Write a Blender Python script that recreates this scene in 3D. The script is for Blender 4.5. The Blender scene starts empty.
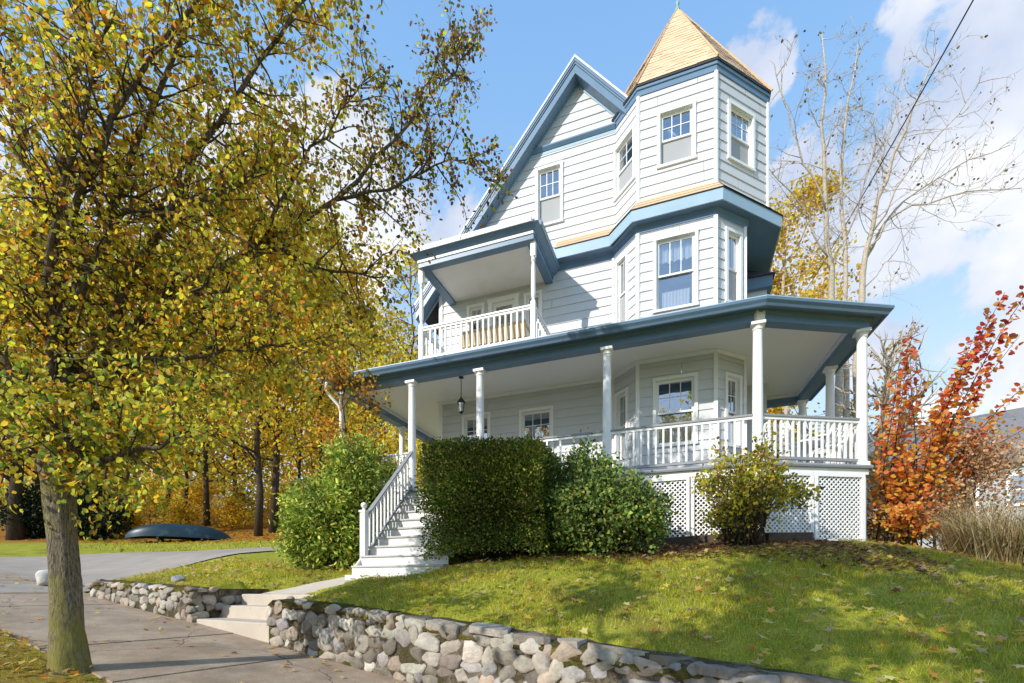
import bpy, math, random
import numpy as np
from mathutils import Vector, Matrix
random.seed(7)
RNG = np.random.default_rng(7)
sc = bpy.context.scene
COL = sc.collection
R = math.radians
# ------------------------------------------------------------------ frame
# x runs along the house front, y goes away from the street, z = 0 is the photographer's eye level
YAW = 19.8
CA, SA = math.cos(R(YAW)), math.sin(R(YAW))
def at(px, py, t):
    a = (px - 512) / 480.0
    return Vector(((a*CA - SA)*t, (a*SA + CA)*t, (590 - py)/480.0*t))
def sw(s, w):                      # street frame: s uphill along the pavement, w towards the house
    return (-.984*s + .176*w, .176*s + .984*w)

# ------------------------------------------------------------------ tagging
def tag(o, label=None, cat=None, group=None, kind=None):
    if label: o['label'] = label
    if cat: o['category'] = cat
    if group: o['group'] = group
    if kind: o['kind'] = kind
    return o
def thing(name, label, cat, loc=(0, 0, 0), group=None):
    o = bpy.data.objects.new(name, None); COL.objects.link(o); o.location = loc
    o.empty_display_size = .2
    return tag(o, label, cat, group)

# ------------------------------------------------------------------ materials
def nt(name):
    m = bpy.data.materials.new(name); m.use_nodes = True
    n = m.node_tree; n.nodes.clear()
    out = n.nodes.new('ShaderNodeOutputMaterial')
    return m, n, out
def N(n, typ, **kw):
    x = n.nodes.new(typ)
    for k, v in kw.items():
        if k in x.inputs.keys() if isinstance(k, str) else False: x.inputs[k].default_value = v
        else: setattr(x, k, v)
    return x
def noise(n, scale, detail=4, rough=.6, coord=None, dims=None):
    t = n.nodes.new('ShaderNodeTexNoise')
    t.inputs['Scale'].default_value = scale; t.inputs['Detail'].default_value = detail; t.inputs['Roughness'].default_value = rough
    if coord is not None: n.links.new(coord, t.inputs['Vector'])
    return t.outputs[0]
def ramp(n, fac, stops):
    r = n.nodes.new('ShaderNodeValToRGB'); n.links.new(fac, r.inputs[0])
    el = r.color_ramp.elements
    while len(el) < len(stops): el.new(.5)
    for e, (p, c) in zip(el, stops):
        e.position = p; e.color = (*c, 1) if len(c) == 3 else c
    return r.outputs[0]
def mix(n, fac, a, b, mode='MIX'):
    m = n.nodes.new('ShaderNodeMix'); m.data_type = 'RGBA'; m.blend_type = mode
    for sock, v in ((m.inputs[0], fac), (m.inputs[6], a), (m.inputs[7], b)):
        if hasattr(v, 'default_value'): n.links.new(v, sock)
        elif isinstance(v, (int, float)): sock.default_value = v
        else: sock.default_value = (*v, 1)
    return m.outputs[2]
def objcoord(n):
    return n.nodes.new('ShaderNodeNewGeometry').outputs['Position']
def bump(n, h, strength, dist=.01):
    b = n.nodes.new('ShaderNodeBump'); b.inputs['Strength'].default_value = strength; b.inputs['Distance'].default_value = dist
    n.links.new(h, b.inputs['Height']); return b.outputs[0]
def mat(name, c, rough=.6, var=.08, scale=3., bumps=.15, bscale=40., dirt=None, spec=.4):
    m, n, out = nt(name)
    p = n.nodes.new('ShaderNodeBsdfPrincipled'); pos = objcoord(n)
    f = noise(n, scale, 5, .65, pos)
    lo = tuple(x*(1-var) for x in c); hi = tuple(min(1, x*(1+var)) for x in c)
    col = ramp(n, f, [(.3, lo), (.7, hi)])
    if dirt:
        g = noise(n, dirt[0], 6, .7, pos)
        k = ramp(n, g, [(dirt[1], (0, 0, 0)), (min(1, dirt[1]+.2), (1, 1, 1))])
        col = mix(n, k, col, dirt[2])
    n.links.new(col, p.inputs['Base Color'])
    p.inputs['Roughness'].default_value = rough
    p.inputs['Specular IOR Level'].default_value = spec
    if bumps: n.links.new(bump(n, noise(n, bscale, 5, .6, pos), bumps, .01), p.inputs['Normal'])
    n.links.new(p.outputs[0], out.inputs[0])
    return m
M = {}
M['siding'] = mat('pale_grey_clapboard', (.60, .613, .642), .5, .04, 1.3, .06, 25, dirt=(2.2, .64, (.60, .605, .615)))
M['white'] = mat('white_paint', (.84, .84, .83), .45, .04, 4, .08, 30, dirt=(6, .72, (.66, .65, .62)))
M['cream'] = mat('cream_trim', (.85, .83, .79), .5, .04, 3, .05, 30)
M['step_white'] = mat('worn_white_paint', (.74, .73, .71), .6, .06, 6, .15, 60, dirt=(9, .60, (.45, .42, .38)))
M['tread'] = mat('grey_tread', (.52, .51, .50), .6, .1, 7, .2, 60, dirt=(8, .58, (.34, .31, .28)))  # greyer than the white risers, with random darker patches
M['blue'] = mat('slate_blue_paint', (.135, .225, .345), .4, .07, 2.5, .05, 40)
M['blue_light'] = mat('pale_lit_blue_paint', (.34, .48, .60), .42, .06, 2.5, .05, 40)  # paler trim blue; sunlit tone put into skirt fascia and gutter edge
M['edge'] = mat('aluminium_edge', (.66, .70, .73), .4, .05, 5, .03, 40)
M['grey_paint'] = mat('grey_deck_paint', (.27, .28, .30), .55, .08, 5, .1, 60)
M['dark_edge'] = mat('drip_edge', (.03, .032, .036), .5, .1, 5, 0)
M['dark_roof'] = mat('charcoal_shingle', (.075, .075, .085), .9, .3, 9, .5, 60)
M['black_metal'] = mat('black_metal', (.015, .015, .016), .45, .1, 9, .05, 60)
M['grey_screen'] = mat('insect_mesh', (.36, .37, .385), .7, .03, 2, 0)
M['curtain'] = mat('white_lace', (.74, .75, .78), .9, .1, 30, .3, 90)
M['dim_backing'] = mat('dim_room', (.035, .048, .09), .8, .3, 2, 0)  # pane backing: room darkness and bluish reflection put into its colour
M['room'] = mat('grey_room', (.12, .125, .135), .8, .3, 2, 0)  # paler pane backing: dim interior put into its colour
M['wicker'] = mat('tan_wicker', (.62, .48, .29), .7, .2, 30, .4, 120)
M['canvas'] = mat('boat_hull', (.010, .034, .054), .4, .25, 2, .1, 30, dirt=(1.3, .58, (.13, .20, .25)))
M['timber'] = mat('weathered_timber', (.085, .062, .045), .9, .3, 6, .4, 50)
M['concrete'] = mat('path_concrete', (.50, .435, .36), .9, .10, 2.5, .25, 90, dirt=(5, .58, (.33, .29, .22)))
M['asphalt'] = mat('driveway_asphalt', (.33, .285, .24), .95, .14, 1.2, .3, 120, dirt=(2, .60, (.27, .24, .21)))
M['road'] = mat('road_asphalt', (.06, .06, .062), .9, .2, 1.5, .3, 120)
M['kerb'] = mat('granite_kerb', (.34, .33, .32), .85, .15, 8, .3, 90)
M['grey_roof'] = mat('grey_shingle', (.20, .20, .205), .95, .16, 6, .4, 50)
M['tan_siding'] = mat('grey_clapboard', (.42, .43, .44), .7, .06, 2, .1, 30)
M['leaf_straw'] = None

def mat_ceiling():
    m, n, out = nt('beadboard'); p = n.nodes.new('ShaderNodeBsdfPrincipled'); pos = objcoord(n)
    sx = n.nodes.new('ShaderNodeSeparateXYZ'); n.links.new(pos, sx.inputs[0])
    mm = n.nodes.new('ShaderNodeMath'); mm.operation = 'MULTIPLY'; n.links.new(sx.outputs[1], mm.inputs[0]); mm.inputs[1].default_value = 11
    fr = n.nodes.new('ShaderNodeMath'); fr.operation = 'FRACT'; n.links.new(mm.outputs[0], fr.inputs[0])
    col = ramp(n, fr.outputs[0], [(0, (.72, .71, .68)), (.10, (.88, .87, .84))])
    n.links.new(col, p.inputs['Base Color']); p.inputs['Roughness'].default_value = .5
    h = ramp(n, fr.outputs[0], [(0, (0, 0, 0)), (.10, (1, 1, 1))])
    n.links.new(bump(n, h, .4, .004), p.inputs['Normal'])
    n.links.new(p.outputs[0], out.inputs[0]); return m
M['ceiling'] = mat_ceiling()

def mat_shingle():
    m, n, out = nt('cedar_shingle'); p = n.nodes.new('ShaderNodeBsdfPrincipled'); pos = objcoord(n)
    a = n.nodes.new('ShaderNodeAttribute'); a.attribute_name = 'Col'
    f = noise(n, 14, 5, .7, pos)
    v = ramp(n, f, [(.25, (.82, .80, .78)), (.75, (1.12, 1.1, 1.08))])
    col = mix(n, 1.0, a.outputs[0], v, 'MULTIPLY')
    n.links.new(col, p.inputs['Base Color']); p.inputs['Roughness'].default_value = .85
    n.links.new(bump(n, noise(n, 60, 4, .7, pos), .3, .01), p.inputs['Normal'])
    n.links.new(p.outputs[0], out.inputs[0]); return m
M['shingle'] = mat_shingle()

def mat_attr(name, rough=.6, trans=0., gloss=.35, bumps=0., bscale=30, var=.0, vscale=8):
    m, n, out = nt(name)
    a = n.nodes.new('ShaderNodeAttribute'); a.attribute_name = 'Col'
    col = a.outputs[0]; pos = objcoord(n)
    if var:
        f = noise(n, vscale, 6, .7, pos)
        col = mix(n, 1.0, col, ramp(n, f, [(.3, (1-var,)*3), (.7, (1+var,)*3)]), 'MULTIPLY')
    p = n.nodes.new('ShaderNodeBsdfPrincipled'); n.links.new(col, p.inputs['Base Color'])
    p.inputs['Roughness'].default_value = rough; p.inputs['Specular IOR Level'].default_value = gloss
    if bumps: n.links.new(bump(n, noise(n, bscale, 6, .7, pos), bumps, .02), p.inputs['Normal'])
    res = p.outputs[0]
    if trans:
        t = n.nodes.new('ShaderNodeBsdfTranslucent'); n.links.new(col, t.inputs[0])
        mx = n.nodes.new('ShaderNodeMixShader'); mx.inputs[0].default_value = trans
        n.links.new(res, mx.inputs[1]); n.links.new(t.outputs[0], mx.inputs[2]); res = mx.outputs[0]
    n.links.new(res, out.inputs[0]); return m
M['leaf'] = mat_attr('leaf', .5, .55, .3)
M['needle'] = mat_attr('evergreen_leaf', .58, .22, .25)
M['blade'] = mat_attr('grass_blade', .6, .45, .2)
M['stone'] = mat_attr('field_stone', .92, 0, .2, 1.0, 22, .28, 12)
M['ground'] = None

def mat_bark(name, c, dark, sc_=(14, 14, 3), moss=None):
    m, n, out = nt(name); p = n.nodes.new('ShaderNodeBsdfPrincipled'); pos = objcoord(n)
    mp = n.nodes.new('ShaderNodeMapping'); mp.inputs['Scale'].default_value = sc_; n.links.new(pos, mp.inputs['Vector'])
    f = noise(n, 3.0, 8, .72, mp.outputs[0])
    col = ramp(n, f, [(.36, dark), (.62, c)])
    if moss:
        g = noise(n, 2.2, 5, .7, pos); k = ramp(n, g, [(.46, (0, 0, 0)), (.62, (.75, .75, .75))])
        col = mix(n, k, col, moss)
    n.links.new(col, p.inputs['Base Color']); p.inputs['Roughness'].default_value = .95; p.inputs['Specular IOR Level'].default_value = .15
    n.links.new(bump(n, f, 1.0, .035), p.inputs['Normal'])
    n.links.new(p.outputs[0], out.inputs[0]); return m
M['bark'] = mat_bark('furrowed_bark', (.40, .33, .23), (.055, .042, .03), (24, 24, 4.5), moss=(.30, .27, .05))
M['limb'] = mat_bark('limb_bark', (.26, .20, .14), (.05, .038, .03), (20, 20, 6))
M['bark_dark'] = mat_bark('dark_bark', (.10, .075, .055), (.03, .023, .018))
M['bark_pale'] = mat_bark('pale_bark', (.62, .54, .44), (.36, .30, .23), (3, 3, 8))

def mat_glass():
    m, n, out = nt('window_glass')
    g = n.nodes.new('ShaderNodeBsdfGlossy'); g.inputs['Roughness'].default_value = .015; g.inputs['Color'].default_value = (.95, .97, 1, 1)
    t = n.nodes.new('ShaderNodeBsdfTransparent'); t.inputs[0].default_value = (.93, .95, .97, 1)
    pos = objcoord(n); 
    b = bump(n, noise(n, 1.6, 2, .5, pos), .06, .05); n.links.new(b, g.inputs['Normal'])
    fr = n.nodes.new('ShaderNodeLayerWeight'); fr.inputs[0].default_value = .5
    pw = n.nodes.new('ShaderNodeMath'); pw.operation = 'POWER'; n.links.new(fr.outputs['Facing'], pw.inputs[0]); pw.inputs[1].default_value = 2.2
    ml = n.nodes.new('ShaderNodeMath'); ml.operation = 'MULTIPLY_ADD'; n.links.new(pw.outputs[0], ml.inputs[0]); ml.inputs[1].default_value = .65; ml.inputs[2].default_value = .27
    mx = n.nodes.new('ShaderNodeMixShader'); n.links.new(ml.outputs[0], mx.inputs[0])
    n.links.new(t.outputs[0], mx.inputs[1]); n.links.new(g.outputs[0], mx.inputs[2])
    n.links.new(mx.outputs[0], out.inputs[0]); return m
M['glass'] = mat_glass()

def mat_sidewalk():
    m, n, out = nt('pavement'); p = n.nodes.new('ShaderNodeBsdfPrincipled'); pos = objcoord(n)
    f = noise(n, 1.3, 7, .72, pos); g = noise(n, 60, 4, .8, pos); st = noise(n, .55, 6, .75, pos)
    col = ramp(n, f, [(.30, (.26, .19, .13)), (.5, (.385, .295, .21)), (.72, (.51, .41, .31))])
    col = mix(n, 1., col, ramp(n, g, [(.28, (.62, .60, .58)), (.72, (1.28, 1.27, 1.25))]), 'MULTIPLY')
    col = mix(n, ramp(n, st, [(.50, (0, 0, 0)), (.66, (.7, .7, .7))]), col, (.17, .135, .10))
    w = n.nodes.new('ShaderNodeTexNoise'); w.inputs['Scale'].default_value = 1.2; w.inputs['Detail'].default_value = 6; n.links.new(pos, w.inputs['Vector'])
    mx_ = n.nodes.new('ShaderNodeVectorMath'); mx_.operation = 'MULTIPLY_ADD'; n.links.new(w.outputs[1], mx_.inputs[0]); mx_.inputs[1].default_value = (.7, .7, .7); n.links.new(pos, mx_.inputs[2])
    v = n.nodes.new('ShaderNodeTexVoronoi'); v.feature = 'DISTANCE_TO_EDGE'; v.inputs['Scale'].default_value = .33; n.links.new(mx_.outputs[0], v.inputs['Vector'])
    k = ramp(n, v.outputs[0], [(.0, (1, 1, 1)), (.004, (0, 0, 0))])
    col = mix(n, k, col, (.05, .04, .03))
    n.links.new(col, p.inputs['Base Color']); p.inputs['Roughness'].default_value = .92
    n.links.new(bump(n, g, .6, .012), p.inputs['Normal']); n.links.new(p.outputs[0], out.inputs[0]); return m
M['sidewalk'] = mat_sidewalk()

def mat_ground():
    m, n, out = nt('turf_and_soil'); p = n.nodes.new('ShaderNodeBsdfPrincipled'); pos = objcoord(n)
    a = n.nodes.new('ShaderNodeAttribute'); a.attribute_name = 'Col'          # r: leaf litter share, g: bare soil share
    s = n.nodes.new('ShaderNodeSeparateColor'); n.links.new(a.outputs[0], s.inputs[0])
    f = noise(n, 2.2, 6, .7, pos); f2 = noise(n, 38, 4, .75, pos); f3 = noise(n, 9, 5, .75, pos)
    grass = ramp(n, f, [(.3, (.23, .26, .03)), (.55, (.34, .34, .045)), (.75, (.46, .38, .11))])
    grass = mix(n, 1., grass, ramp(n, f2, [(.3, (.55, .55, .5)), (.7, (1.35, 1.35, 1.3))]), 'MULTIPLY')
    soil = ramp(n, f3, [(.3, (.045, .026, .016)), (.6, (.11, .062, .034)), (.75, (.20, .12, .06))])
    lit = ramp(n, f2, [(.30, (.10, .045, .015)), (.48, (.30, .13, .025)), (.62, (.45, .24, .05)), (.78, (.20, .09, .03))])
    col = mix(n, s.outputs[1], grass, soil); col = mix(n, s.outputs[0], col, lit)
    n.links.new(col, p.inputs['Base Color']); p.inputs['Roughness'].default_value = 1; p.inputs['Specular IOR Level'].default_value = .1
    n.links.new(bump(n, f2, .8, .03), p.inputs['Normal']); n.links.new(p.outputs[0], out.inputs[0]); return m
M['ground'] = mat_ground()

def mat_moss():
    m, n, out = nt('mossy_mortar'); p = n.nodes.new('ShaderNodeBsdfPrincipled'); pos = objcoord(n)
    f = noise(n, 3.2, 6, .7, pos); g = noise(n, 40, 4, .7, pos)
    col = ramp(n, f, [(.40, (.24, .20, .15)), (.52, (.10, .078, .05)), (.62, (.075, .075, .016)), (.76, (.14, .145, .022))])
    col = mix(n, 1., col, ramp(n, g, [(.3, (.6, .6, .6)), (.7, (1.3, 1.3, 1.3))]), 'MULTIPLY')
    n.links.new(col, p.inputs['Base Color']); p.inputs['Roughness'].default_value = 1; p.inputs['Specular IOR Level'].default_value = .1
    n.links.new(bump(n, g, 1., .03), p.inputs['Normal']); n.links.new(p.outputs[0], out.inputs[0]); return m
M['moss'] = mat_moss()
def mat_mosstop():
    m, n, out = nt('moss'); p = n.nodes.new('ShaderNodeBsdfPrincipled'); pos = objcoord(n)
    f = noise(n, 5, 6, .7, pos); g = noise(n, 60, 4, .7, pos)
    col = ramp(n, f, [(.35, (.08, .05, .025)), (.52, (.12, .09, .025)), (.70, (.20, .20, .03))])
    col = mix(n, 1., col, ramp(n, g, [(.3, (.6, .6, .6)), (.7, (1.3, 1.3, 1.3))]), 'MULTIPLY')
    n.links.new(col, p.inputs['Base Color']); p.inputs['Roughness'].default_value = 1; p.inputs['Specular IOR Level'].default_value = .1
    n.links.new(bump(n, g, 1., .03), p.inputs['Normal']); n.links.new(p.outputs[0], out.inputs[0]); return m
M['mosstop'] = mat_mosstop()

# ------------------------------------------------------------------ mesh builder
class MB:
    def __init__(s): s.v = []; s.f = []; s.c = None
    def add(s, vs, fs):
        b = len(s.v); s.v += [tuple(x) for x in vs]; s.f += [tuple(i+b for i in f) for f in fs]
    def box(s, x0, x1, y0, y1, z0, z1):
        s.hexa([(x0, y0, z0), (x1, y0, z0), (x1, y1, z0), (x0, y1, z0), (x0, y0, z1), (x1, y0, z1), (x1, y1, z1), (x0, y1, z1)])
    def hexa(s, p): s.add(p, [(3, 2, 1, 0), (4, 5, 6, 7), (0, 1, 5, 4), (1, 2, 6, 5), (2, 3, 7, 6), (3, 0, 4, 7)])
    def loc(s, F, s0, s1, o0, o1, z0, z1):       # box in a wall frame (along, outward, up)
        P = lambda a, o, z: F.pt(a, o, z)
        s.hexa([P(s0, o1, z0), P(s1, o1, z0), P(s1, o0, z0), P(s0, o0, z0), P(s0, o1, z1), P(s1, o1, z1), P(s1, o0, z1), P(s0, o0, z1)])
    def beam(s, p, q, w, h, up=(0, 0, 1)):       # box along p-q; w sideways, h along up; p,q on the centre line
        p, q = Vector(p), Vector(q); d = (q-p).normalized(); u = Vector(up); sd = d.cross(u).normalized(); u = sd.cross(d).normalized()
        a, b = sd*w/2, u*h/2
        s.hexa([p-a-b, p+a-b, q+a-b, q-a-b, p-a+b, p+a+b, q+a+b, q-a+b])
    def poly(s, pts): s.add(pts, [tuple(range(len(pts)))])
    def prism(s, pts, z0, z1):                   # pts ccw
        n = len(pts)
        s.add([(x, y, z0) for x, y in pts]+[(x, y, z1) for x, y in pts],
              [tuple(range(n-1, -1, -1)), tuple(range(n, 2*n))]+[(i, (i+1) % n, n+(i+1) % n, n+i) for i in range(n)])
    def lathe(s, prof, c, seg=14, flat=0):
        n = len(prof); vs = []; fs = []
        for r, z in prof:
            for k in range(seg):
                a = 2*math.pi*k/seg+flat
                vs.append((c[0]+r*math.cos(a), c[1]+r*math.sin(a), c[2]+z))
        for i in range(n-1):
            for k in range(seg):
                k2 = (k+1) % seg
                fs.append((i*seg+k, i*seg+k2, (i+1)*seg+k2, (i+1)*seg+k))
        fs.append(tuple(range(seg-1, -1, -1))); fs.append(tuple(range((n-1)*seg, n*seg)))
        s.add(vs, fs)
    def tube(s, pts, rad, seg=5):
        pts = [Vector(p) for p in pts]; n = len(pts); vs = []; fs = []
        prev = None
        for i, p in enumerate(pts):
            d = (pts[min(i+1, n-1)]-pts[max(i-1, 0)])
            d = d.normalized() if d.length > 1e-9 else Vector((0, 0, 1))
            if prev is None:
                a = d.orthogonal().normalized()
            else:
                a = prev - d*prev.dot(d)
                a = a.normalized() if a.length > 1e-6 else d.orthogonal().normalized()
            prev = a; b = d.cross(a); r = rad[i]
            for k in range(seg):
                t = 2*math.pi*k/seg
                vs.append(p+a*(r*math.cos(t))+b*(r*math.sin(t)))
        for i in range(n-1):
            for k in range(seg):
                k2 = (k+1) % seg
                fs.append((i*seg+k, i*seg+k2, (i+1)*seg+k2, (i+1)*seg+k))
        fs.append(tuple(range(seg-1, -1, -1))); fs.append(tuple(range((n-1)*seg, n*seg)))
        s.add(vs, fs)
    def sweep(s, prof, path, closed=True, caps=True):
        # prof: (outward, z) ccw list; path: plan polyline, outward is on the right hand of travel
        P = [Vector((a, b)) for a, b in path]; n = len(P); nrm = []
        for i in range(n):
            ns = []
            if i > 0: d = (P[i]-P[i-1]).normalized(); ns.append(Vector((d.y, -d.x)))
            if i < n-1: d = (P[i+1]-P[i]).normalized(); ns.append(Vector((d.y, -d.x)))
            m = ns[0] if len(ns) == 1 else (ns[0]+ns[1])/(1+ns[0].dot(ns[1]))
            nrm.append(m)
        k = len(prof); vs = []; fs = []
        for i in range(n):
            for o, z in prof: vs.append((P[i].x+nrm[i].x*o, P[i].y+nrm[i].y*o, z))
        rng = range(k) if closed else range(k-1)
        for i in range(n-1):
            for j in rng:
                j2 = (j+1) % k
                fs.append((i*k+j, (i+1)*k+j, (i+1)*k+j2, i*k+j2))
        if closed and caps:
            fs.append(tuple(range(k-1, -1, -1))); fs.append(tuple(range((n-1)*k, n*k)))
        s.add(vs, fs)
    def mesh(s, name, m, smooth=False):
        me = bpy.data.meshes.new(name); me.from_pydata(s.v, [], s.f)
        if s.c is not None:
            at_ = me.color_attributes.new('Col', 'FLOAT_COLOR', 'POINT')
            at_.data.foreach_set('color', np.array([(*c, 1) for c in s.c], dtype=np.float32).ravel())
        me.materials.append(m)
        if smooth: me.polygons.foreach_set('use_smooth', [True]*len(me.polygons))
        me.update(); return me
    def build(s, name, m, parent=None, smooth=False, bevel=0):
        o = bpy.data.objects.new(name, s.mesh(name, m, smooth)); COL.objects.link(o); o.parent = parent
        if parent is not None: o.matrix_parent_inverse = root_inv(parent)
        if bevel:
            b = o.modifiers.new('edge', 'BEVEL'); b.width = bevel; b.segments = 2; b.limit_method = 'ANGLE'
        return o
def world_loc(o):
    v = Vector((0, 0, 0))
    while o is not None: v += o.location; o = o.parent
    return v
def root_inv(p):            # geometry is written in world coordinates; parents are only translated
    r = p
    while r.parent is not None: r = r.parent
    return Matrix.Translation(-r.location) if p is r else Matrix.Identity(4)
def inst(name, me, loc, parent, rotz=0):
    o = bpy.data.objects.new(name, me); COL.objects.link(o); o.parent = parent
    if parent is not None: o.matrix_parent_inverse = root_inv(parent)
    o.location = loc; o.rotation_euler.z = rotz; return o
class Frame:
    def __init__(s, p, q):
        s.p = Vector(p); d = Vector(q)-s.p; s.L = d.length; s.d = d/s.L; s.n = Vector((s.d.y, -s.d.x))
    def pt(s, a, o, z): return (s.p.x+s.d.x*a+s.n.x*o, s.p.y+s.d.y*a+s.n.y*o, z)
    def ang(s): return math.atan2(s.d.y, s.d.x)

def fast_mesh(name, verts, quads, cols, m, parent=None, smooth=False, nper=4):
    me = bpy.data.meshes.new(name); nv = len(verts); nf = len(quads)
    me.vertices.add(nv); me.vertices.foreach_set('co', np.ascontiguousarray(verts, dtype=np.float32).ravel())
    me.loops.add(nf*nper); me.loops.foreach_set('vertex_index', np.ascontiguousarray(quads, dtype=np.int32).ravel())
    me.polygons.add(nf); me.polygons.foreach_set('loop_start', np.arange(nf, dtype=np.int32)*nper)
    me.polygons.foreach_set('loop_total', np.full(nf, nper, dtype=np.int32))
    if smooth: me.polygons.foreach_set('use_smooth', np.ones(nf, dtype=bool))
    if cols is not None:
        a = me.color_attributes.new('Col', 'FLOAT_COLOR', 'POINT')
        c4 = np.ones((nv, 4), dtype=np.float32); c4[:, :3] = cols; a.data.foreach_set('color', c4.ravel())
    me.materials.append(m); me.update(calc_edges=True); me.validate()
    o = bpy.data.objects.new(name, me); COL.objects.link(o); o.parent = parent
    if parent is not None: o.matrix_parent_inverse = root_inv(parent)
    return o
def unit(a): return a/np.maximum(np.linalg.norm(a, axis=-1, keepdims=True), 1e-9)
OVATE = np.array([(0, 0, 0), (.36, .28, .10), (.30, .68, .07), (0, 1, -.04), (-.30, .68, .07), (-.36, .28, .10)])
SLIM = np.array([(0, 0, 0), (.18, .30, .05), (.15, .70, .02), (0, 1, -.10), (-.15, .70, .02), (-.18, .30, .05)])
def leaves(name, C, size, cols, m, parent, rng, shape=OVATE, droop=.5, nup=None, dirs=None):
    n = len(C)
    d = rng.normal(size=(n, 3)) if dirs is None else dirs + rng.normal(size=(n, 3))*.45
    d[:, 2] -= droop; Y = unit(d)
    z = rng.normal(size=(n, 3))
    if nup is not None: z = z*.6+np.asarray(nup)
    X = unit(np.cross(Y, z)); Z = np.cross(X, Y)
    S = size.reshape(-1, 1, 1)
    V = C[:, None, :]+S*(shape[None, :, 0:1]*X[:, None, :]+shape[None, :, 1:2]*Y[:, None, :]+shape[None, :, 2:3]*Z[:, None, :])
    b = (np.arange(n)*6)[:, None]
    q = np.stack([np.hstack([b, b+1, b+2, b+3]), np.hstack([b, b+3, b+4, b+5])], 1).reshape(-1, 4)
    return fast_mesh(name, V.reshape(-1, 3), q, np.repeat(cols, 6, 0), m, parent)
def palette(n, pal, rng, jit=.18, cj=.06):
    p = np.array([x[0] for x in pal], float); w = np.array([x[1] for x in pal], float); w /= w.sum()
    i = rng.choice(len(p), n, p=w); c = p[i]
    return np.clip(c*(1+rng.normal(size=(n, 1))*jit)*(1+rng.normal(size=(n, 3))*cj), .004, .9)

# ------------------------------------------------------------------ terrain
def plane_z(s): return -1.5+.11*np.clip(s, -40, 45)
def wall_h(s): return np.interp(s, [-12, 0, 3.8, 5.6, 6.4, 8.6, 12.0, 12.6], [.85, .82, .76, .70, .645, .57, .36, .24])
def _ctrl():
    p = []
    for s in (12, 10.5, 8.6, 6.4, 5, 3.5, 2, .5, -1, -3, -6, -10, -16):
        x, y = sw(s, 4.5); p.append((x, y, float(plane_z(s)+wall_h(s))))
    for s in (13.5, 16, 20, 27, 40):
        x, y = sw(s, 4.5); p.append((x, y, float(plane_z(s))))
    p += [(-4.9, 6.9, .22), (-4.9, 8.6, .45), (-3.2, 6.5, .30), (-2, 8.8, .70), (0, 9.0, .78), (1.2, 9.0, .80), (3.0, 10, .82), (3.6, 12, .8), (4.6, 10.7, .55),
          (5.2, 9.1, .22), (-7.64, 9.3, .62), (1, 16, 1.3), (-6, 16, 1.5), (-8.3, 7.6, .30),
          (-13.4, 7.4, .5), (-12.2, 9.4, .88), (-11.2, 10.8, 1.12), (-19.8, 10.9, 1.27), (-17, 12.5, 1.38), (-13.2, 12.8, 1.40)]
    for a in ((188, 548, 19.5), (188, 541.5, 22.5), (90, 542, 22.5), (265, 542.5, 21), (188, 531, 28), (90, 529, 29), (260, 531, 28), (20, 540, 24), (180, 508, 45), (60, 505, 46)):
        p.append(tuple(at(*a)))
    p += [(9, 5, -1.25), (12, 12, -.3), (12, 26, .3), (25, 25, 0), (30, 5, -3.5), (0, 45, 4), (-15, 70, 10), (25, 70, 3), (60, 30, -1), (-60, 40, 10), (-60, 10, 5)]
    return np.array(p)
_CP = _ctrl()
def _U(r2): return np.where(r2 > 1e-9, r2*np.log(np.maximum(r2, 1e-9)), 0)
def _solve():
    x = _CP[:, :2]/20; n = len(x)
    K = _U(((x[:, None]-x[None])**2).sum(-1)) + np.eye(n)*2e-3
    Pm = np.hstack([np.ones((n, 1)), x]); A = np.zeros((n+3, n+3)); A[:n, :n] = K; A[:n, n:] = Pm; A[n:, :n] = Pm.T
    return np.linalg.solve(A, np.concatenate([_CP[:, 2], np.zeros(3)]))
_W = _solve()
def tps(u, v):
    sh = np.shape(u); x = np.stack([np.clip(np.ravel(u), -62, 62), np.clip(np.ravel(v), -10, 72)], -1)/20
    o = np.empty(len(x))
    for i in range(0, len(x), 20000):
        c = x[i:i+20000]
        o[i:i+20000] = _U(((c[:, None]-_CP[None, :, :2]/20)**2).sum(-1))@_W[:-3]+_W[-3]+c@_W[-2:]
    return o.reshape(sh)
def sstep(a, b, x):
    t = np.clip((x-a)/(b-a), 0, 1); return t*t*(3-2*t)
GAP = (6.42, 8.56)
def H(u, v):
    u = np.asarray(u, float); v = np.asarray(v, float)
    s = -.984*u+.176*v; w = .176*u+.984*v
    pl = plane_z(s); t = tps(u, v)
    z = np.where(w > 4.42, t, pl)
    lft = sstep(12.5, 13.2, s)
    soft = pl+(t-pl)*sstep(3.8, 8, w)
    z = z*(1-lft)+soft*lft
    gap = (s > GAP[0]-.13) & (s < GAP[1]+.13) & (w > 4.2) & (w < 5.4)
    z = np.where(gap, pl-.14+(t-.20-pl+.14)*np.clip((w-4.3)/1.1, 0, 1), z)
    z = np.where(w < .55, pl-.14, z)
    return z
PQ = [np.array(sw(8.5, 5.40)), np.array(sw(6.48, 5.40)), np.array((-4.35, 7.2)), np.array((-5.95, 7.25))]
PZ = (-.07, .235)
def path_tb(x, y):                 # position along (0..1) the path and distance outside it
    x = np.asarray(x, float); y = np.asarray(y, float); out = np.full(np.shape(x), -9.)
    for i in range(4):
        a, b = PQ[i], PQ[(i+1) % 4]; e = b-a; L = math.hypot(*e)
        out = np.maximum(out, -(-e[1]*(x-a[0])+e[0]*(y-a[1]))/L)
    m0 = (PQ[0]+PQ[1])/2; m1 = (PQ[2]+PQ[3])/2; ax = m1-m0
    return np.clip(((x-m0[0])*ax[0]+(y-m0[1])*ax[1])/ax.dot(ax), 0, 1), out
H0 = H
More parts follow.
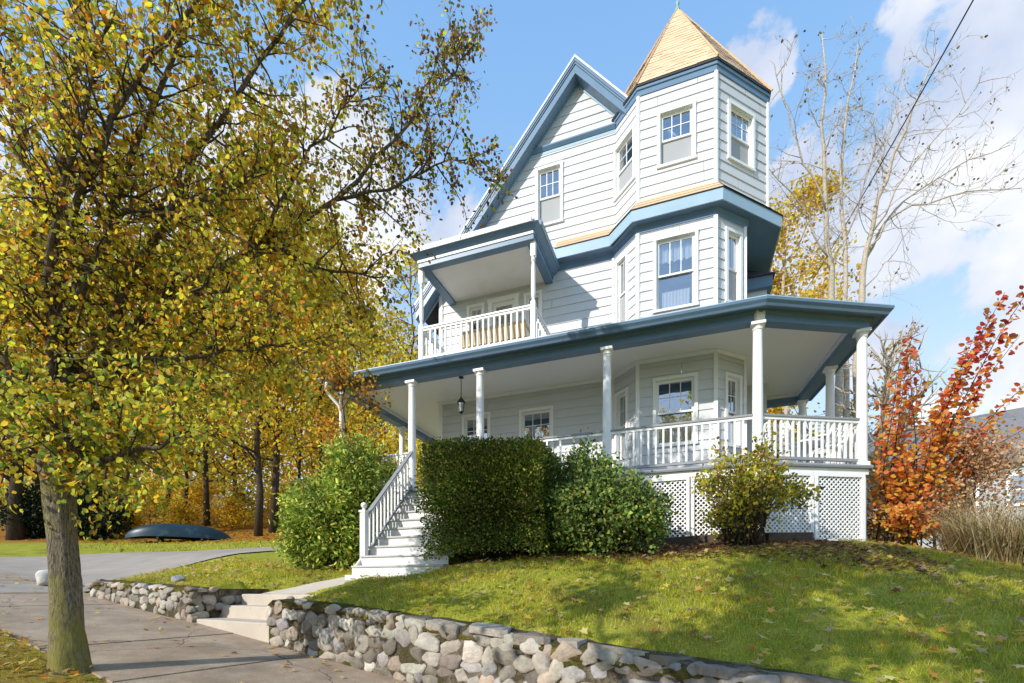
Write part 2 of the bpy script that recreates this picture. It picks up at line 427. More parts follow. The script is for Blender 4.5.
def H(u, v):
    z = H0(u, v); t, d = path_tb(u, v); pz = PZ[0]+(PZ[1]-PZ[0])*t
    w = .176*np.asarray(u, float)+.984*np.asarray(v, float)
    k = np.where(w > 5.3, 1-sstep(.12, .8, d), 0)
    return z+(pz-.045-z)*k
def hz(x, y): return float(H(np.array([x]), np.array([y]))[0])

def axis(a, b, d, far, g):
    m = list(np.arange(a, b+1e-6, d)); lo = []; x = a; st = d
    while x > -far: st *= g; x -= st; lo.append(x)
    hi = []; x = b; st = d
    while x < far: st *= g; x += st; hi.append(x)
    return np.array(lo[::-1]+m+hi)
gx = axis(-16, 9, .14, 190, 1.14); gy = axis(-1, 15, .14, 190, 1.14)
GX, GY = np.meshgrid(gx, gy)
GZ = H(GX, GY)
GZ += (RNG.normal(size=GZ.shape)*.006)
ns, ms = GX.shape
gs = -.984*GX+.176*GY; gw = .176*GX+.984*GY
lit = np.clip(sstep(20.5, 24, -SA*GX+CA*GY) * (GX < -3), 0, 1)
lit = np.maximum(lit, sstep(15, 22, GY)*.8)
lit = np.maximum(lit, .35*((gw > .6) & (gw < 2.05)))
bed = ((GY > 8.05+.25*np.sin(GX*2.1)) & (GX > -3.9) & (GX < 2.6) & (GY < 16))*1.0
bed = bed*np.where((GX > .6) & (GY < 9.1), .45, 1)
soil = np.maximum(bed, (gw > .5)*(gw < 2.05)*.35)
lit = np.maximum(lit, bed*.35)
soil = np.maximum(soil, .45*sstep(.35, .95, np.sin(GX*1.9+1.3*np.sin(GY*2.3))*np.sin(GY*2.1+GX*.7))*(gw > 4.5)*(GY < 12))
cols = np.stack([lit, soil, np.zeros_like(lit)], -1).reshape(-1, 3)
idx = np.arange(ns*ms).reshape(ns, ms)
quads = np.stack([idx[:-1, :-1], idx[:-1, 1:], idx[1:, 1:], idx[1:, :-1]], -1).reshape(-1, 4)
g_o = fast_mesh('ground', np.stack([GX, GY, GZ], -1).reshape(-1, 3), quads, cols, M['ground'], smooth=True)
tag(g_o, kind='structure')

def sheet(name, fn, na, nb, m, dz, kind='structure'):
    A, B = np.meshgrid(np.linspace(0, 1, na), np.linspace(0, 1, nb)); X, Y = fn(A, B)
    Z = H(X, Y)+dz; ii = np.arange(na*nb).reshape(nb, na)
    q = np.stack([ii[:-1, :-1], ii[:-1, 1:], ii[1:, 1:], ii[1:, :-1]], -1).reshape(-1, 4)
    o = fast_mesh(name, np.stack([X, Y, Z], -1).reshape(-1, 3), q, None, m, smooth=True); tag(o, kind=kind); return o
# road, kerb, pavement slabs
mb = MB()
for i in range(40):
    s0, s1 = -20+i*1.5, -18.5+i*1.5
    mb.add([(*sw(s0, -9), plane_z(s0)-.12), (*sw(s1, -9), plane_z(s1)-.12), (*sw(s1, .45), plane_z(s1)-.12), (*sw(s0, .45), plane_z(s0)-.12)], [(0, 3, 2, 1)])
tag(mb.build('road', M['road']), kind='structure')
mb = MB()
for i in range(24):
    s0, s1 = -18+i*2.4, -15.61+i*2.4
    p = [(*sw(a, w), plane_z(a)+dz) for dz in (-.3, .02) for a, w in ((s0, .45), (s1, .45), (s1, .6), (s0, .6))]
    mb.hexa([p[0], p[3], p[2], p[1], p[4], p[7], p[6], p[5]])
tag(mb.build('kerb', M['kerb']), kind='structure')
mb = MB()
for i in range(30):
    s0, s1 = -16.43+i*1.83+.018, -16.43+(i+1)*1.83-.018
    t = random.uniform(-.005, .008)
    sub = 6
    for k in range(sub):
        a0, a1 = s0+(s1-s0)*k/sub, s0+(s1-s0)*(k+1)/sub
        p = [(*sw(a, w), plane_z(a)+dz+t) for dz in (-.1, .025) for a, w in ((a0, 2.05), (a1, 2.05), (a1, 4.3), (a0, 4.3))]
        mb.hexa([p[0], p[3], p[2], p[1], p[4], p[7], p[6], p[5]])
tag(mb.build('sidewalk', M['sidewalk']), kind='structure')
# driveway: apron by the pavement, then up along the left of the house
def drive(A, B):
    near = np.array([sw(13.0, 2.05), sw(13.0, 4.6), (-13.3, 7.3), (-12.2, 9.4), (-11.0, 11.2), (-10, 14), (-9.6, 19)])
    far = np.array([sw(24, 2.05), sw(23.5, 4.6), (-21.5, 9.7), (-18, 12.2), (-14.6, 14.0), (-12.8, 16), (-12.4, 19)])
    t = B*(len(near)-1); i = np.clip(t.astype(int), 0, len(near)-2); f = (t-i)[..., None]
    a = near[i]*(1-f)+near[i+1]*f; b = far[i]*(1-f)+far[i+1]*f
    p = a*(1-A[..., None])+b*A[..., None]; return p[..., 0], p[..., 1]
sheet('driveway', drive, 40, 90, M['asphalt'], .03)

# ------------------------------------------------------------------ house
house = thing('house', 'white clapboard house with slate blue trim, corner turret and wraparound porch', 'house', (-2.4, 11.2, .9))
EXPO = .205
srng = random.Random(9)
def siding(F, z0, z1, holes=(), lo=None, hi=None, name='wall', m=None, parent=None):
    mb = MB(); zz = [z0]
    k = math.floor(z0/EXPO)+1
    while k*EXPO < z1-.02: zz.append(k*EXPO); k += 1
    zz.append(z1)
    lo = lo or (lambda z: 0); hi = hi or (lambda z: F.L)
    for zb, zt in zip(zz[:-1], zz[1:]):
        base = math.floor(zb/EXPO+1e-6)*EXPO
        jt = srng.uniform(-.002, .002); pr = lambda z: .022+jt-.018*(z-base)/EXPO
        cuts = sorted({zb, zt} | {h for H_ in holes for h in (H_[2], H_[3]) if zb < h < zt})
        for a, b in zip(cuts[:-1], cuts[1:]):
            mid = (a+b)/2; iv = [(None, None)]
            hs = sorted([(h[0], h[1]) for h in holes if h[2] < mid < h[3]])
            segs = []; cur = None
            prev = None
            for h0, h1 in hs: segs.append((prev, h0)); prev = h1
            segs.append((prev, None))
            if F.L > 1.3 and srng.random() < .75:
                jx = srng.uniform(.2, 1)*F.L; seg2 = []
                for x0, x1 in segs:
                    l_, h_ = (lo(b) if x0 is None else x0), (hi(b) if x1 is None else x1)
                    if l_+.15 < jx < h_-.15: seg2 += [(x0, jx-.0025), (jx+.0025, x1)]
                    else: seg2.append((x0, x1))
                segs = seg2
            for x0, x1 in segs:
                e = [(lo(a) if x0 is None else x0), (hi(a) if x1 is None else x1), (hi(b) if x1 is None else x1), (lo(b) if x0 is None else x0)]
                if e[1]-e[0] < .003 and e[2]-e[3] < .003: continue
                P = [F.pt(e[0], pr(a), a), F.pt(e[1], pr(a), a), F.pt(e[2], pr(b), b), F.pt(e[3], pr(b), b), F.pt(e[0], 0, a), F.pt(e[1], 0, a)]
                mb.add(P, [(0, 1, 2, 3), (4, 5, 1, 0)])
    return mb.build(name, m or M['siding'], parent or house)
def window(F, s0, s1, z0, z1, cols_=3, rows=2, lower='glass', curtain=None, back='dim_backing', parent=None, trim=.064):
    parent = parent or house
    mb = MB(); L = mb.loc; t = trim
    L(F, s0, s0+t, -.02, .05, z0+.05, z1-t); L(F, s1-t, s1, -.02, .05, z0+.05, z1-t)
    L(F, s0-.004, s1+.004, -.02, .053, z1-t, z1)
    w = mb.build('window', M['white'], parent)
    mb = MB(); mb.loc(F, s0-.008, s1+.008, -.02, .058, z0, z0+.05); mb.build('sill', M['white'], w)
    a, b, c, d = s0+t, s1-t, z0+.05, z1-t
    mb = MB()
    for x in ((a, a+.02), (b-.02, b)): mb.loc(F, x[0], x[1], -.13, -.021, c, d)
    mb.loc(F, a+.02, b-.02, -.13, -.021, d-.02, d); mb.loc(F, a+.02, b-.02, -.13, -.021, c, c+.02)
    mb.build('frame', M['white'], w)
    a += .02; b -= .02; c += .02; d -= .02; mid = (c+d)/2; st = .034
    def sash(z0_, z1_, o0, o1):
        q = MB()
        q.loc(F, a, a+st, o0, o1, z0_, z1_); q.loc(F, b-st, b, o0, o1, z0_, z1_)
        q.loc(F, a+st, b-st, o0, o1, z0_, z0_+st*1.15); q.loc(F, a+st, b-st, o0, o1, z1_-st, z1_); return q
    q = sash(mid-.02, d, -.055, -.025)
    for i in range(1, cols_):
        x = a+st+(b-a-2*st)*i/cols_; q.loc(F, x-.008, x+.008, -.052, -.030, mid+.019, d-st)
    for j in range(1, rows):
        z = mid+(d-mid)*j/rows; q.loc(F, a+st, b-st, -.050, -.032, z-.008, z+.008)
    q.build('sash', M['white'], w)
    sash(c, mid+.02, -.09, -.06).build('sash', M['white'], w)
    q = MB(); q.loc(F, a+st-.004, b-st+.004, -.043, -.038, mid, d-st+.004); q.build('pane', M['glass'], w)
    q = MB(); q.loc(F, a+st-.004, b-st+.004, -.078, -.073, c+st, mid); q.build('pane', M['glass'], w)
    if lower == 'screen':
        q = MB(); q.loc(F, a+.004, b-.004, -.0585, -.0575, c, mid+.016); q.build('insect_screen', M['grey_screen'], w)
    if curtain:
        for (z0_, z1_, x0, x1) in curtain:
            q = MB(); n = 40; vs = []; fs = []
            zz0, zz1 = c+(d-c)*z0_, c+(d-c)*z1_
            for i in range(n+1):
                x = a+(b-a)*(x0+(x1-x0)*i/n); o = -.15+.016*math.sin(i*1.35)+.006*math.sin(i*3.1)
                vs += [F.pt(x, o, zz0+.02*math.sin(i*.9)), F.pt(x, o*.98, zz1)]
            fs = [(2*i, 2*i+2, 2*i+3, 2*i+1) for i in range(n)]
            q.add(vs, fs); q.build('curtain', M['curtain'], w, smooth=True)
    q = MB(); q.loc(F, s0, s1, -.30, -.27, z0, z1); q.build('dark_backing', M[back], w)  # added panel behind the panes, coloured as the unlit interior
    return w
def hole(s0, s1, z0, z1, t=.045): return (s0+t, s1-t, z0+.03, z1-t)

# plan
a_, b_, c_, d_ = (-.95, 10.58), (.59, 10.58), (1.2, 11.17), (-1.54, 11.17)        # lower bay
OC = (-.17, 12.47); AP = 1.85; SD = .77
A_, B_ = (-.94, 10.62), (.62, 10.62)
oct_ = [(OC[0]-SD, OC[1]-AP), (OC[0]+SD, OC[1]-AP), (OC[0]+AP, OC[1]-SD), (OC[0]+AP, OC[1]+SD), (OC[0]+SD, OC[1]+AP), (OC[0]-SD, OC[1]+AP), (OC[0]-AP, OC[1]+SD), (OC[0]-AP, OC[1]-SD)]
VW = 11.17
uD = (oct_[0][0]-(VW-oct_[0][1]), VW)            # where the turret's left face meets the front wall
ZD, ZC = 2.22, 4.88                               # porch deck and porch ceiling
# main front wall, first and second floor, then gable
Fm = Frame((-6.0, VW), (-1.54, VW))
w1 = (-5.37+6, -4.58+6, 3.0, 4.47); w2 = (-3.82+6, -2.96+6, 3.0, 4.41)
bw1 = (-5.23+6, -4.75+6, 5.75, 7.24); bd = (-4.64+6, -3.84+6, 5.24, 7.28); bw2 = (-3.70+6, -3.24+6, 5.75, 7.24)
siding(Fm, ZD-.2, 7.62, [hole(*w1), hole(*w2), hole(*bw1), (bd[0]+.06, bd[1]-.06, bd[2], bd[3]-.06), hole(*bw2)])
window(Fm, *w1); window(Fm, *w2, curtain=[(.0, .42, .1, .9)])
window(Fm, *bw1, cols_=2, rows=2, back='room'); window(Fm, *bw2, cols_=2, rows=2)
# balcony door
mb = MB(); s0, s1, z0, z1 = bd
mb.loc(Fm, s0, s0+.10, -.02, .05, z0, z1-.1); mb.loc(Fm, s1-.10, s1, -.02, .05, z0, z1-.1); mb.loc(Fm, s0-.02, s1+.02, -.02, .06, z1-.1, z1)
dr = mb.build('door_frame', M['white'], house)
mb = MB(); mb.loc(Fm, s0+.1, s1-.1, -.06, -.02, z0, z0+.75)
for x in ((s0+.1, s0+.19), (s1-.19, s1-.1)): mb.loc(Fm, x[0], x[1], -.06, -.02, z0+.75, z1-.1)
mb.loc(Fm, s0+.19, s1-.19, -.06, -.02, z1-.2, z1-.1); mb.build('door', M['white'], dr)
mb = MB(); mb.loc(Fm, s0+.185, s1-.185, -.045, -.04, z0+.745, z1-.195); mb.build('pane', M['glass'], dr)
mb = MB(); mb.loc(Fm, s0, s1, -.3, -.27, z0, z1); mb.build('dark_backing', M['room'], dr)  # panel behind the door glass, interior darkness put into its colour
mb = MB(); mb.lathe([(.0, 0), (.03, .005), (.03, .05), (0, .055)], Fm.pt(s1-.145, .01, z0+.95), 10); mb.build('handle', M['black_metal'], dr)
# gable wall
SL = 1.158; APX = -2.37; ZAP = 11.9
gl = lambda z: max(0, APX-(ZAP-z)/SL+6.0); gr = lambda z: min(APX+(ZAP-z)/SL+6.0, 1.2+6.0)
Fg = Frame((-6.0, VW), (1.2, VW))
gw_ = (-3.405+6, -2.72+6, 8.76, 10.2)
siding(Fg, 7.62, ZAP-.02, [hole(*gw_)], gl, lambda z: min(gr(z), -1.42+6.0) if z < 10.6 else gr(z))
window(Fg, *gw_, lower='screen')
# lower bay
FL, FF, FR = Frame(d_, a_), Frame(a_, b_), Frame(b_, c_)
lenL = FL.L
for F, w2nd, w1st, n3 in ((FL, (lenL-.72, lenL-.29, 5.88, 7.44), (lenL-.745, lenL-.29, 2.9, 4.45), 2), (FF, (.32, 1.21, 5.84, 7.42), (.315, 1.2, 3.0, 4.46), 3), (FR, (.245, .72, 5.9, 7.44), (.235, .70, 2.95, 4.46), 2)):
    siding(F, ZD-.2, 7.75, [hole(*w2nd), hole(*w1st)], name='bay_wall')
    fr = F is FF
    window(F, *w2nd, cols_=n3, rows=1, curtain=[(.74, 1., 0, 1), (.0, .30, .12, .9)] if fr else [(.55, 1, 0, 1)], back='room' if not fr else 'dim_backing', lower='glass' if fr else 'screen')
    window(F, *w1st, cols_=n3, rows=2, curtain=[(0, .46, .05, .95)] if fr else [(.0, .5, .0, 1.)], back='dim_backing')
# side and rear walls
for p, q in (((1.2, VW), (1.2, 19.5)), ((1.2, 19.5), (-6.0, 19.5)), ((-6.0, 19.5), (-6.0, VW))):
    siding(Frame(p, q), ZD-1.2, 8.2)
for p in (a_, b_):
    mb = MB(); mb.lathe([(.055, ZD), (.055, 7.6)], (p[0], p[1], 0), 4, math.pi/4); mb.build('corner_board', M['white'], house)
for b in ((-1.57, -1.52, 11.125, 11.165, ZD, 7.6), (1.16, 1.22, 11.10, 11.18, ZD, 7.6), (-6.03, -5.93, 11.125, 11.2, ZD, 8.0)):
    mb = MB(); mb.box(*b); mb.build('corner_board', M['white'], house)
# turret, third floor
cut = Frame(uD, oct_[0]); L3 = cut.L
faces = [(cut, (L3-.80, L3-.07, 8.9, 10.09), 2), (Frame(oct_[0], oct_[1]), (.387, 1.158, 8.9, 10.1), 3), (Frame(oct_[1], oct_[2]), (.31, 1.10, 8.9, 10.11), 3)]
for F, w, n3 in faces:
    siding(F, 8.02, 10.62, [hole(*w)], name='turret_wall'); window(F, *w, cols_=n3, lower='screen')
for i in (2, 3, 4, 5, 6): siding(Frame(oct_[i], oct_[(i+1) % 8]), 8.02, 10.62, name='turret_wall')
for p in oct_[0:4]:
    mb = MB(); mb.lathe([(.045, 8.05), (.045, 10.57)], (p[0], p[1], 0), 8, math.pi/8); mb.build('corner_board', M['white'], house)
ring = [oct_[6], oct_[7]]+oct_[0:6]
tower_path = [uD]+oct_[0:5]
mb = MB(); mb.sweep([(0, 10.57), (.032, 10.57), (.032, 10.68), (.055, 10.69), (.055, 10.75), (0, 10.75)], tower_path)
mb.build('frieze', M['blue'], house)
mb = MB(); mb.sweep([(0, 10.752), (.075, 10.752), (.075, 10.80), (0, 10.80)], [oct_[7]]+oct_[0:5]); mb.build('drip_edge', M['dark_edge'], house)
# cornice across the gable at the same level
mb = MB(); cp = [(APX-(ZAP-10.6)/SL-.1, VW), (uD[0], VW)]
mb.sweep([(0, 10.49), (.025, 10.49), (.025, 10.56), (0, 10.56)], cp); mb.build('frieze', M['blue_light'], house)
mb = MB(); mb.sweep([(0, 10.562), (.04, 10.562), (.09, 10.62), (.09, 10.65), (0, 10.68)], cp); mb.build('cornice', M['blue'], house)
# turret roof in courses of shingle
mb = MB(); mb.c = []
tip = Vector((OC[0], OC[1], 14.28)); nC = 26; z0 = 10.80; R0 = AP+.07
rr = random.Random(3)
for k in range(nC):
    f0 = k/nC; f1 = (k+1.25)/nC; f1 = min(f1, 1)
    za, zb = z0+(tip.z-z0)*f0, z0+(tip.z-z0)*f1
    ra = R0*(1-f0)/math.cos(math.pi/8)+.014; rb = max(R0*(1-f1)/math.cos(math.pi/8), .0)+.006
    for i in range(8):
        t0 = math.pi/8+i*math.pi/4; t1 = t0+math.pi/4
        p0, p1 = (ra*math.cos(t0), ra*math.sin(t0)), (ra*math.cos(t1), ra*math.sin(t1))
        q0, q1 = (rb*math.cos(t0), rb*math.sin(t0)), (rb*math.cos(t1), rb*math.sin(t1))
        Ln = math.hypot(p1[0]-p0[0], p1[1]-p0[1]); nn = max(1, int(Ln/.16)); off = rr.random()*.6
        br = [0]+[min(1, max(0, (j+off+rr.uniform(-.2, .2))/nn)) for j in range(1, nn)]+[1]
        for j in range(len(br)-1):
            g0, g1 = br[j], br[j+1]
            if g1-g0 < .01: continue
            P = lambda a, b, g, z: (OC[0]+a[0]+(b[0]-a[0])*g, OC[1]+a[1]+(b[1]-a[1])*g, z)
            dz = rr.uniform(-.006, .006)
            mb.add([P(p0, p1, g0, za+dz), P(p0, p1, g1, za+dz), P(q0, q1, g1, zb), P(q0, q1, g0, zb)], [(0, 1, 2, 3)])
            c = rr.uniform(.88, 1.08); w = rr.uniform(-.02, .02)
            mb.c += [(.76*c, (.545+w)*c, (.345+w)*c)]*4
mb.build('turret_roof', M['shingle'], house)
mb = MB()
for i in range(8):
    t0 = math.pi/8+i*math.pi/4; r = R0/math.cos(math.pi/8)+.03
    mb.tube([(OC[0]+r*math.cos(t0), OC[1]+r*math.sin(t0), z0), (OC[0], OC[1], tip.z+.01)], [.022, .016], 5)
M['ridge'] = mat('cedar_ridge', (.62, .43, .26), .85, .15, 8, .2, 50)
mb.build('ridge_cap', M['ridge'], house)
mb = MB(); mb.lathe([(.06, 0), (.07, .04), (.03, .08), (.03, .16), (.05, .2), (.03, .25), (.008, .30), (.004, .44)], (OC[0], OC[1], 14.2), 10)
M['verdigris'] = mat('verdigris', (.25, .42, .42), .5, .15, 20, .1)
mb.build('finial', M['verdigris'], house, smooth=True)
# skirt roof between second and third floor
sk = [(-2.86, VW), (uD[0], VW)]+oct_[0:4]
mb = MB(); mb.sweep([(.235, 7.745), (.265, 7.745), (.275, 7.97), (.235, 7.97)], sk); mb.build('fascia', M['blue_light'], house)  # sunlit paleness of the blue trim put into its colour
mb = MB(); mb.sweep([(.22, 7.971), (.288, 7.971), (.288, 7.984), (.22, 7.984)], sk); mb.build('drip_edge', M['dark_edge'], house)
mb = MB(); mb.c = []
for j in range(3):
    f0, f1 = j/3, (j+1.2)/3
    n0 = len(mb.v); mb.sweep([(.285*(1-f0)+.012, 7.985+.36*f0), (.285*(1-min(f1, 1))-.002, 7.988+.36*min(f1, 1))], sk, closed=False)
    c = .9+.1*j; mb.c += [(.72*c, .51*c, .32*c)]*(len(mb.v)-n0)
mb.build('skirt_roof', M['shingle'], house)
mb = MB(); mb.sweep([(-.35, 7.742), (.234, 7.742), (.234, 7.765), (-.35, 7.765)], [(-2.86, VW), (uD[0]-.02, VW)]); 
mb.prism([(uD[0]-.3, VW+.6), (uD[0]-.1, VW-.15), (oct_[0][0]-.09, oct_[0][1]-.23), (oct_[1][0]+.09, oct_[1][1]-.23), (oct_[2][0]+.23, oct_[2][1]-.09), (oct_[3][0]+.23, oct_[3][1]+.1), (oct_[3][0]-1.5, oct_[3][1]+.5)], 7.744, 7.77)
mb.build('soffit', M['blue'], house)
mb = MB(); mb.sweep([(0, 7.60), (.035, 7.60), (.035, 7.70), (.07, 7.742), (0, 7.742)], [(-2.86, VW), (-1.54, VW), a_, b_, c_, (1.2, 13.5)]); mb.build('frieze', M['blue'], house)
# side bay on the right wall with its hood roof
mb = MB(); mb.box(1.2, 1.82, 12.7, 14.5, ZD, 7.1); mb.build('side_bay', M['siding'], house)
mb = MB(); mb.box(1.2, 1.93, 12.58, 14.6, 7.1, 7.36); mb.build('fascia', M['blue'], house)
mb = MB(); mb.hexa([(1.2, 12.52, 7.362), (1.98, 12.52, 7.362), (1.98, 14.7, 7.362), (1.2, 14.7, 7.362), (1.2, 12.9, 7.74), (1.45, 12.9, 7.74), (1.45, 14.3, 7.74), (1.2, 14.3, 7.74)]); mb.build('roof', M['dark_roof'], house)
# main roof with rakes
VR = 10.85; ZT = 12.25
def rk(u): return ZT-SL*abs(u-APX)
mb = MB()
for sgn, e0, e, y0 in ((-1, APX, APX-4.25, VR), (1, APX, .55, VR), (1, .55, 1.35, 12.6)):
    t = .07
    pts = [(e0, y0, rk(e0)), (e, y0, rk(e)), (e, 19.9, rk(e)), (e0, 19.9, rk(e0))]
    mb.hexa([(x, y, z-t) for x, y, z in pts]+pts if sgn > 0 else [(x, y, z-t) for x, y, z in pts[::-1]]+pts[::-1])
mb.build('roof', M['dark_roof'], house)
def rake(name, m, v0, v1, d0, d1, ext=4.2):
    mb = MB()
    for sgn in (-1, 1):
        e = APX+(-4.2 if sgn < 0 else 2.9)
        q = [(APX, ZT-d1), (e, rk(e)-d1), (e, rk(e)-d0), (APX, ZT-d0)]
        mb.hexa([(q[0][0], v0, q[0][1]), (q[1][0], v0, q[1][1]), (q[1][0], v1, q[1][1]), (q[0][0], v1, q[0][1]),
                 (q[3][0], v0, q[3][1]), (q[2][0], v0, q[2][1]), (q[2][0], v1, q[2][1]), (q[3][0], v1, q[3][1])])
    return mb.build(name, m, house)
rake('rake_edge', M['edge'], VR-.035, VR+.06, -.012, .05)
rake('rake_crown', M['blue'], VR-.02, VR+.06, .052, .12)
rake('rake_crown', M['blue'], VR-.002, VR+.06, .122, .17)
rake('rake_board', M['blue'], VR+.018, VR+.07, .172, .37)
rake('rake_soffit', M['blue'], VR+.072, VW+.02, .33, .368)
rake('rake_frieze', M['blue_light'], VW-.03, VW-.003, .369, .42)

# ------------------------------------------------------------------ porch (parts of the house)
PP = [(-7.64, 15.0), (-7.64, 9.36), (1.2, 9.36), (3.0, 10.27), (2.72, 13.7), (1.22, 13.7)]
mb = MB(); mb.sweep([(-.10, 4.66), (.10, 4.66), (.10, 4.78), (.125, 4.80), (.15, 4.86), (.15, 4.90), (-.10, 4.90)], PP); mb.build('porch_beam', M['blue'], house)
mb = MB(); mb.sweep([(.152, 4.835), (.28, 4.815), (.28, 4.85), (.152, 4.86)], PP); mb.build('porch_soffit', M['blue'], house)
mb = MB(); mb.sweep([(.282, 4.795), (.325, 4.795), (.345, 4.83), (.385, 4.87), (.395, 4.905), (.375, 4.908), (.37, 4.88), (.33, 4.84), (.282, 4.84)], PP); mb.build('gutter', M['blue'], house)
mb = MB(); mb.tube([(-7.8, 9.0, 4.80), (-7.8, 9.0, 4.62), (-7.74, 9.06, 4.50), (-7.60, 9.2, 4.30), (-7.58, 9.24, 4.1), (-7.58, 9.24, .7)], [.04]*6, 8); mb.build('downspout', M['white'], house, smooth=True)
mb = MB(); mb.sweep([(.20, 4.909), (.392, 4.911), (.392, 4.927), (.20, 4.947)], PP); mb.build('drip_edge', M['blue_light'], house)  # pale highlight along the gutter top put into this strip's colour
mb = MB(); mb.sweep([(.385, 4.927), (-1.75, 5.24)], PP, closed=False); mb.build('porch_roof', M['dark_roof'], house)
mb = MB(); mb.sweep([(-1.9, ZC), (-.101, ZC)], PP[:-1], closed=False); mb.build('porch_ceiling', M['ceiling'], house)
mb = MB(); mb.sweep([(-.16, 4.80), (-.101, 4.80), (-.101, 4.875), (-.13, 4.875)], PP); 
mb.sweep([(.025, 4.81), (.075, 4.86), (.075, 4.878), (.025, 4.878)], [(-6.0, 15), (-6.0, VW), (-1.54, VW), a_, b_, c_, (1.2, 13.7)]); mb.build('ceiling_moulding', M['white'], house)
mb = MB(); mb.sweep([(-1.85, ZD-.06), (.14, ZD-.06), (.15, ZD-.03), (.14, ZD), (-1.85, ZD)], PP[:-1]); mb.build('porch_deck', M['grey_paint'], house)
mb = MB(); mb.sweep([(.03, ZD-.16), (.085, ZD-.16), (.085, ZD-.062), (.03, ZD-.062)], PP[:-1]); mb.build('skirt_board', M['white'], house)
# columns
def column_mesh():
    mb = MB(); h = 4.66-ZD
    mb.box(-.098, .098, -.098, .098, 0, .07); 
    mb.lathe([(.095, .071), (.095, .09), (.089, .11), (.088, .6), (.086, 1.2), (.076, h-.16), (.076, h-.13), (.09, h-.12), (.09, h-.10), (.078, h-.09), (.10, h-.052)], (0, 0, 0), 18)
    mb.box(-.115, .115, -.115, .115, h-.05, h); return mb.mesh('column', M['white'])
cm = column_mesh()
for p in PP[:2]+[(-5.75, 9.36), (-4.09, 9.36), (-1.415, 9.36), PP[2], PP[3], (2.87, 11.75), (2.73, 13.6), (-7.64, 11.9)]:
    inst('column', cm, (p[0], p[1], ZD), house)
mb = MB(); mb.lathe([(.12, 4.655), (.135, 4.70), (.15, 4.895)], (1.2+.0, 9.36, 0), 6, .3); mb.build('column_block', M['white'], house)
# railings
def baluster_mesh(h, r=.017): 
    mb = MB(); mb.box(-r, r, -r, r, 0, h); return mb.mesh('baluster', M['white'])
def railing(p, q, zf, h, parent, cap='grey_paint', gap=.12, end=.10, bottom=.10, slope=0):
    F = Frame(p, q); L = F.L
    dz = lambda a: zf+slope*a
    def bar(o, z0, z1, m, name, par, x0=end*.6, x1=None):
        x1 = L-end*.6 if x1 is None else x1
        mb = MB(); mb.hexa([F.pt(x0, o, dz(x0)+z0), F.pt(x1, o, dz(x1)+z0), F.pt(x1, -o, dz(x1)+z0), F.pt(x0, -o, dz(x0)+z0),
                            F.pt(x0, o, dz(x0)+z1), F.pt(x1, o, dz(x1)+z1), F.pt(x1, -o, dz(x1)+z1), F.pt(x0, -o, dz(x0)+z1)])
        return mb.build(name, m, par)
    r = bar(.045, h-.035, h, M[cap], 'railing', parent)
    bar(.025, h-.085, h-.036, M['white'], 'top_rail', r)
    bar(.025, bottom-.02, bottom+.03, M[cap] if cap == 'grey_paint' else M['white'], 'bottom_rail', r)
    bm = baluster_mesh(h-.085-bottom-.03)
    n = int(round((L-2*end)/gap))
    for i in range(1, n):
        a = end+(L-2*end)*i/n; x, y, z = F.pt(a, 0, dz(a)+bottom+.03)
        inst('baluster', bm, (x, y, z), r, F.ang())
    return r
railing((-1.415, 9.36), (1.2, 9.36), ZD, .86, house, gap=.135)
railing((1.2, 9.36), (3.0, 10.27), ZD, .86, house, gap=.115)
railing((3.0, 10.27), (2.87, 11.75), ZD, .86, house, gap=.17)
railing((2.73, 13.6), (1.25, 13.6), ZD, .86, house, gap=.17)
railing((-4.09, 9.36), (-1.415, 9.36), ZD, .86, house, gap=.27)
railing((-7.64, 11.9), (-7.64, 9.36), ZD, .86, house, cap='white', gap=.25)
railing((-7.64, 9.36), (-5.75, 9.36), ZD, .86, house, cap='white', gap=.14)
# lattice under the porch
def lattice(p, q, z0, z1, parent=None):
    F = Frame(p, q); L = F.L; mb = MB(); per = .088; wd = .0235*math.sqrt(2)/2
    for sg, o in ((1, .012), (-1, .003)):
        n = int((L+(z1-z0))/per)+2
        for i in range(-n, n*2):
            c = i*per
            pts = []
            # strip: |x - sg*(z-z0) - c| < wd  clipped to rect
            def clipx(zz, e): return c+e+sg*(zz-z0)
            zl, zh = z0, z1
            xs = [(clipx(z0, -wd), z0), (clipx(z0, wd), z0), (clipx(z1, wd), z1), (clipx(z1, -wd), z1)]
            def clip(poly, f):
                out = []
                for k in range(len(poly)):
                    A, B = poly[k], poly[(k+1) % len(poly)]; fa, fb = f(A), f(B)
                    if fa >= 0: out.append(A)
                    if fa*fb < 0:
                        t = fa/(fa-fb); out.append((A[0]+(B[0]-A[0])*t, A[1]+(B[1]-A[1])*t))
                return out
            xs = clip(xs, lambda P: P[0])
            if len(xs) > 2: xs = clip(xs, lambda P: L-P[0])
            if len(xs) < 3: continue
            m_ = len(xs)
            mb.add([F.pt(x, o+.004, z) for x, z in xs]+[F.pt(x, o-.004, z) for x, z in xs],
                   [tuple(range(m_)), tuple(range(2*m_-1, m_-1, -1))]+[(k, k+m_, (k+1) % m_+m_, (k+1) % m_) for k in range(m_)])
    o = mb.build('lattice_panel', M['white'], parent or house)
    mb = MB()
    mb.loc(F, 0, L, -.02, .045, z1-.03, z1+.02); mb.loc(F, 0, L, -.02, .045, z0-.05, z0+.04)
    for x in (0, L-.06): mb.loc(F, x, x+.06, -.02, .05, z0+.04, z1-.03)
    mb.build('frame', M['white'], o); return o
zl0, zl1 = .86, ZD-.185
for x0, x1 in ((-3.6, -2.32), (-2.3, -1.02), (-1.0, .08), (.10, 1.19)): lattice((x0, 9.30), (x1, 9.30), zl0, zl1)
d2 = Vector((1.8, .91)).normalized()
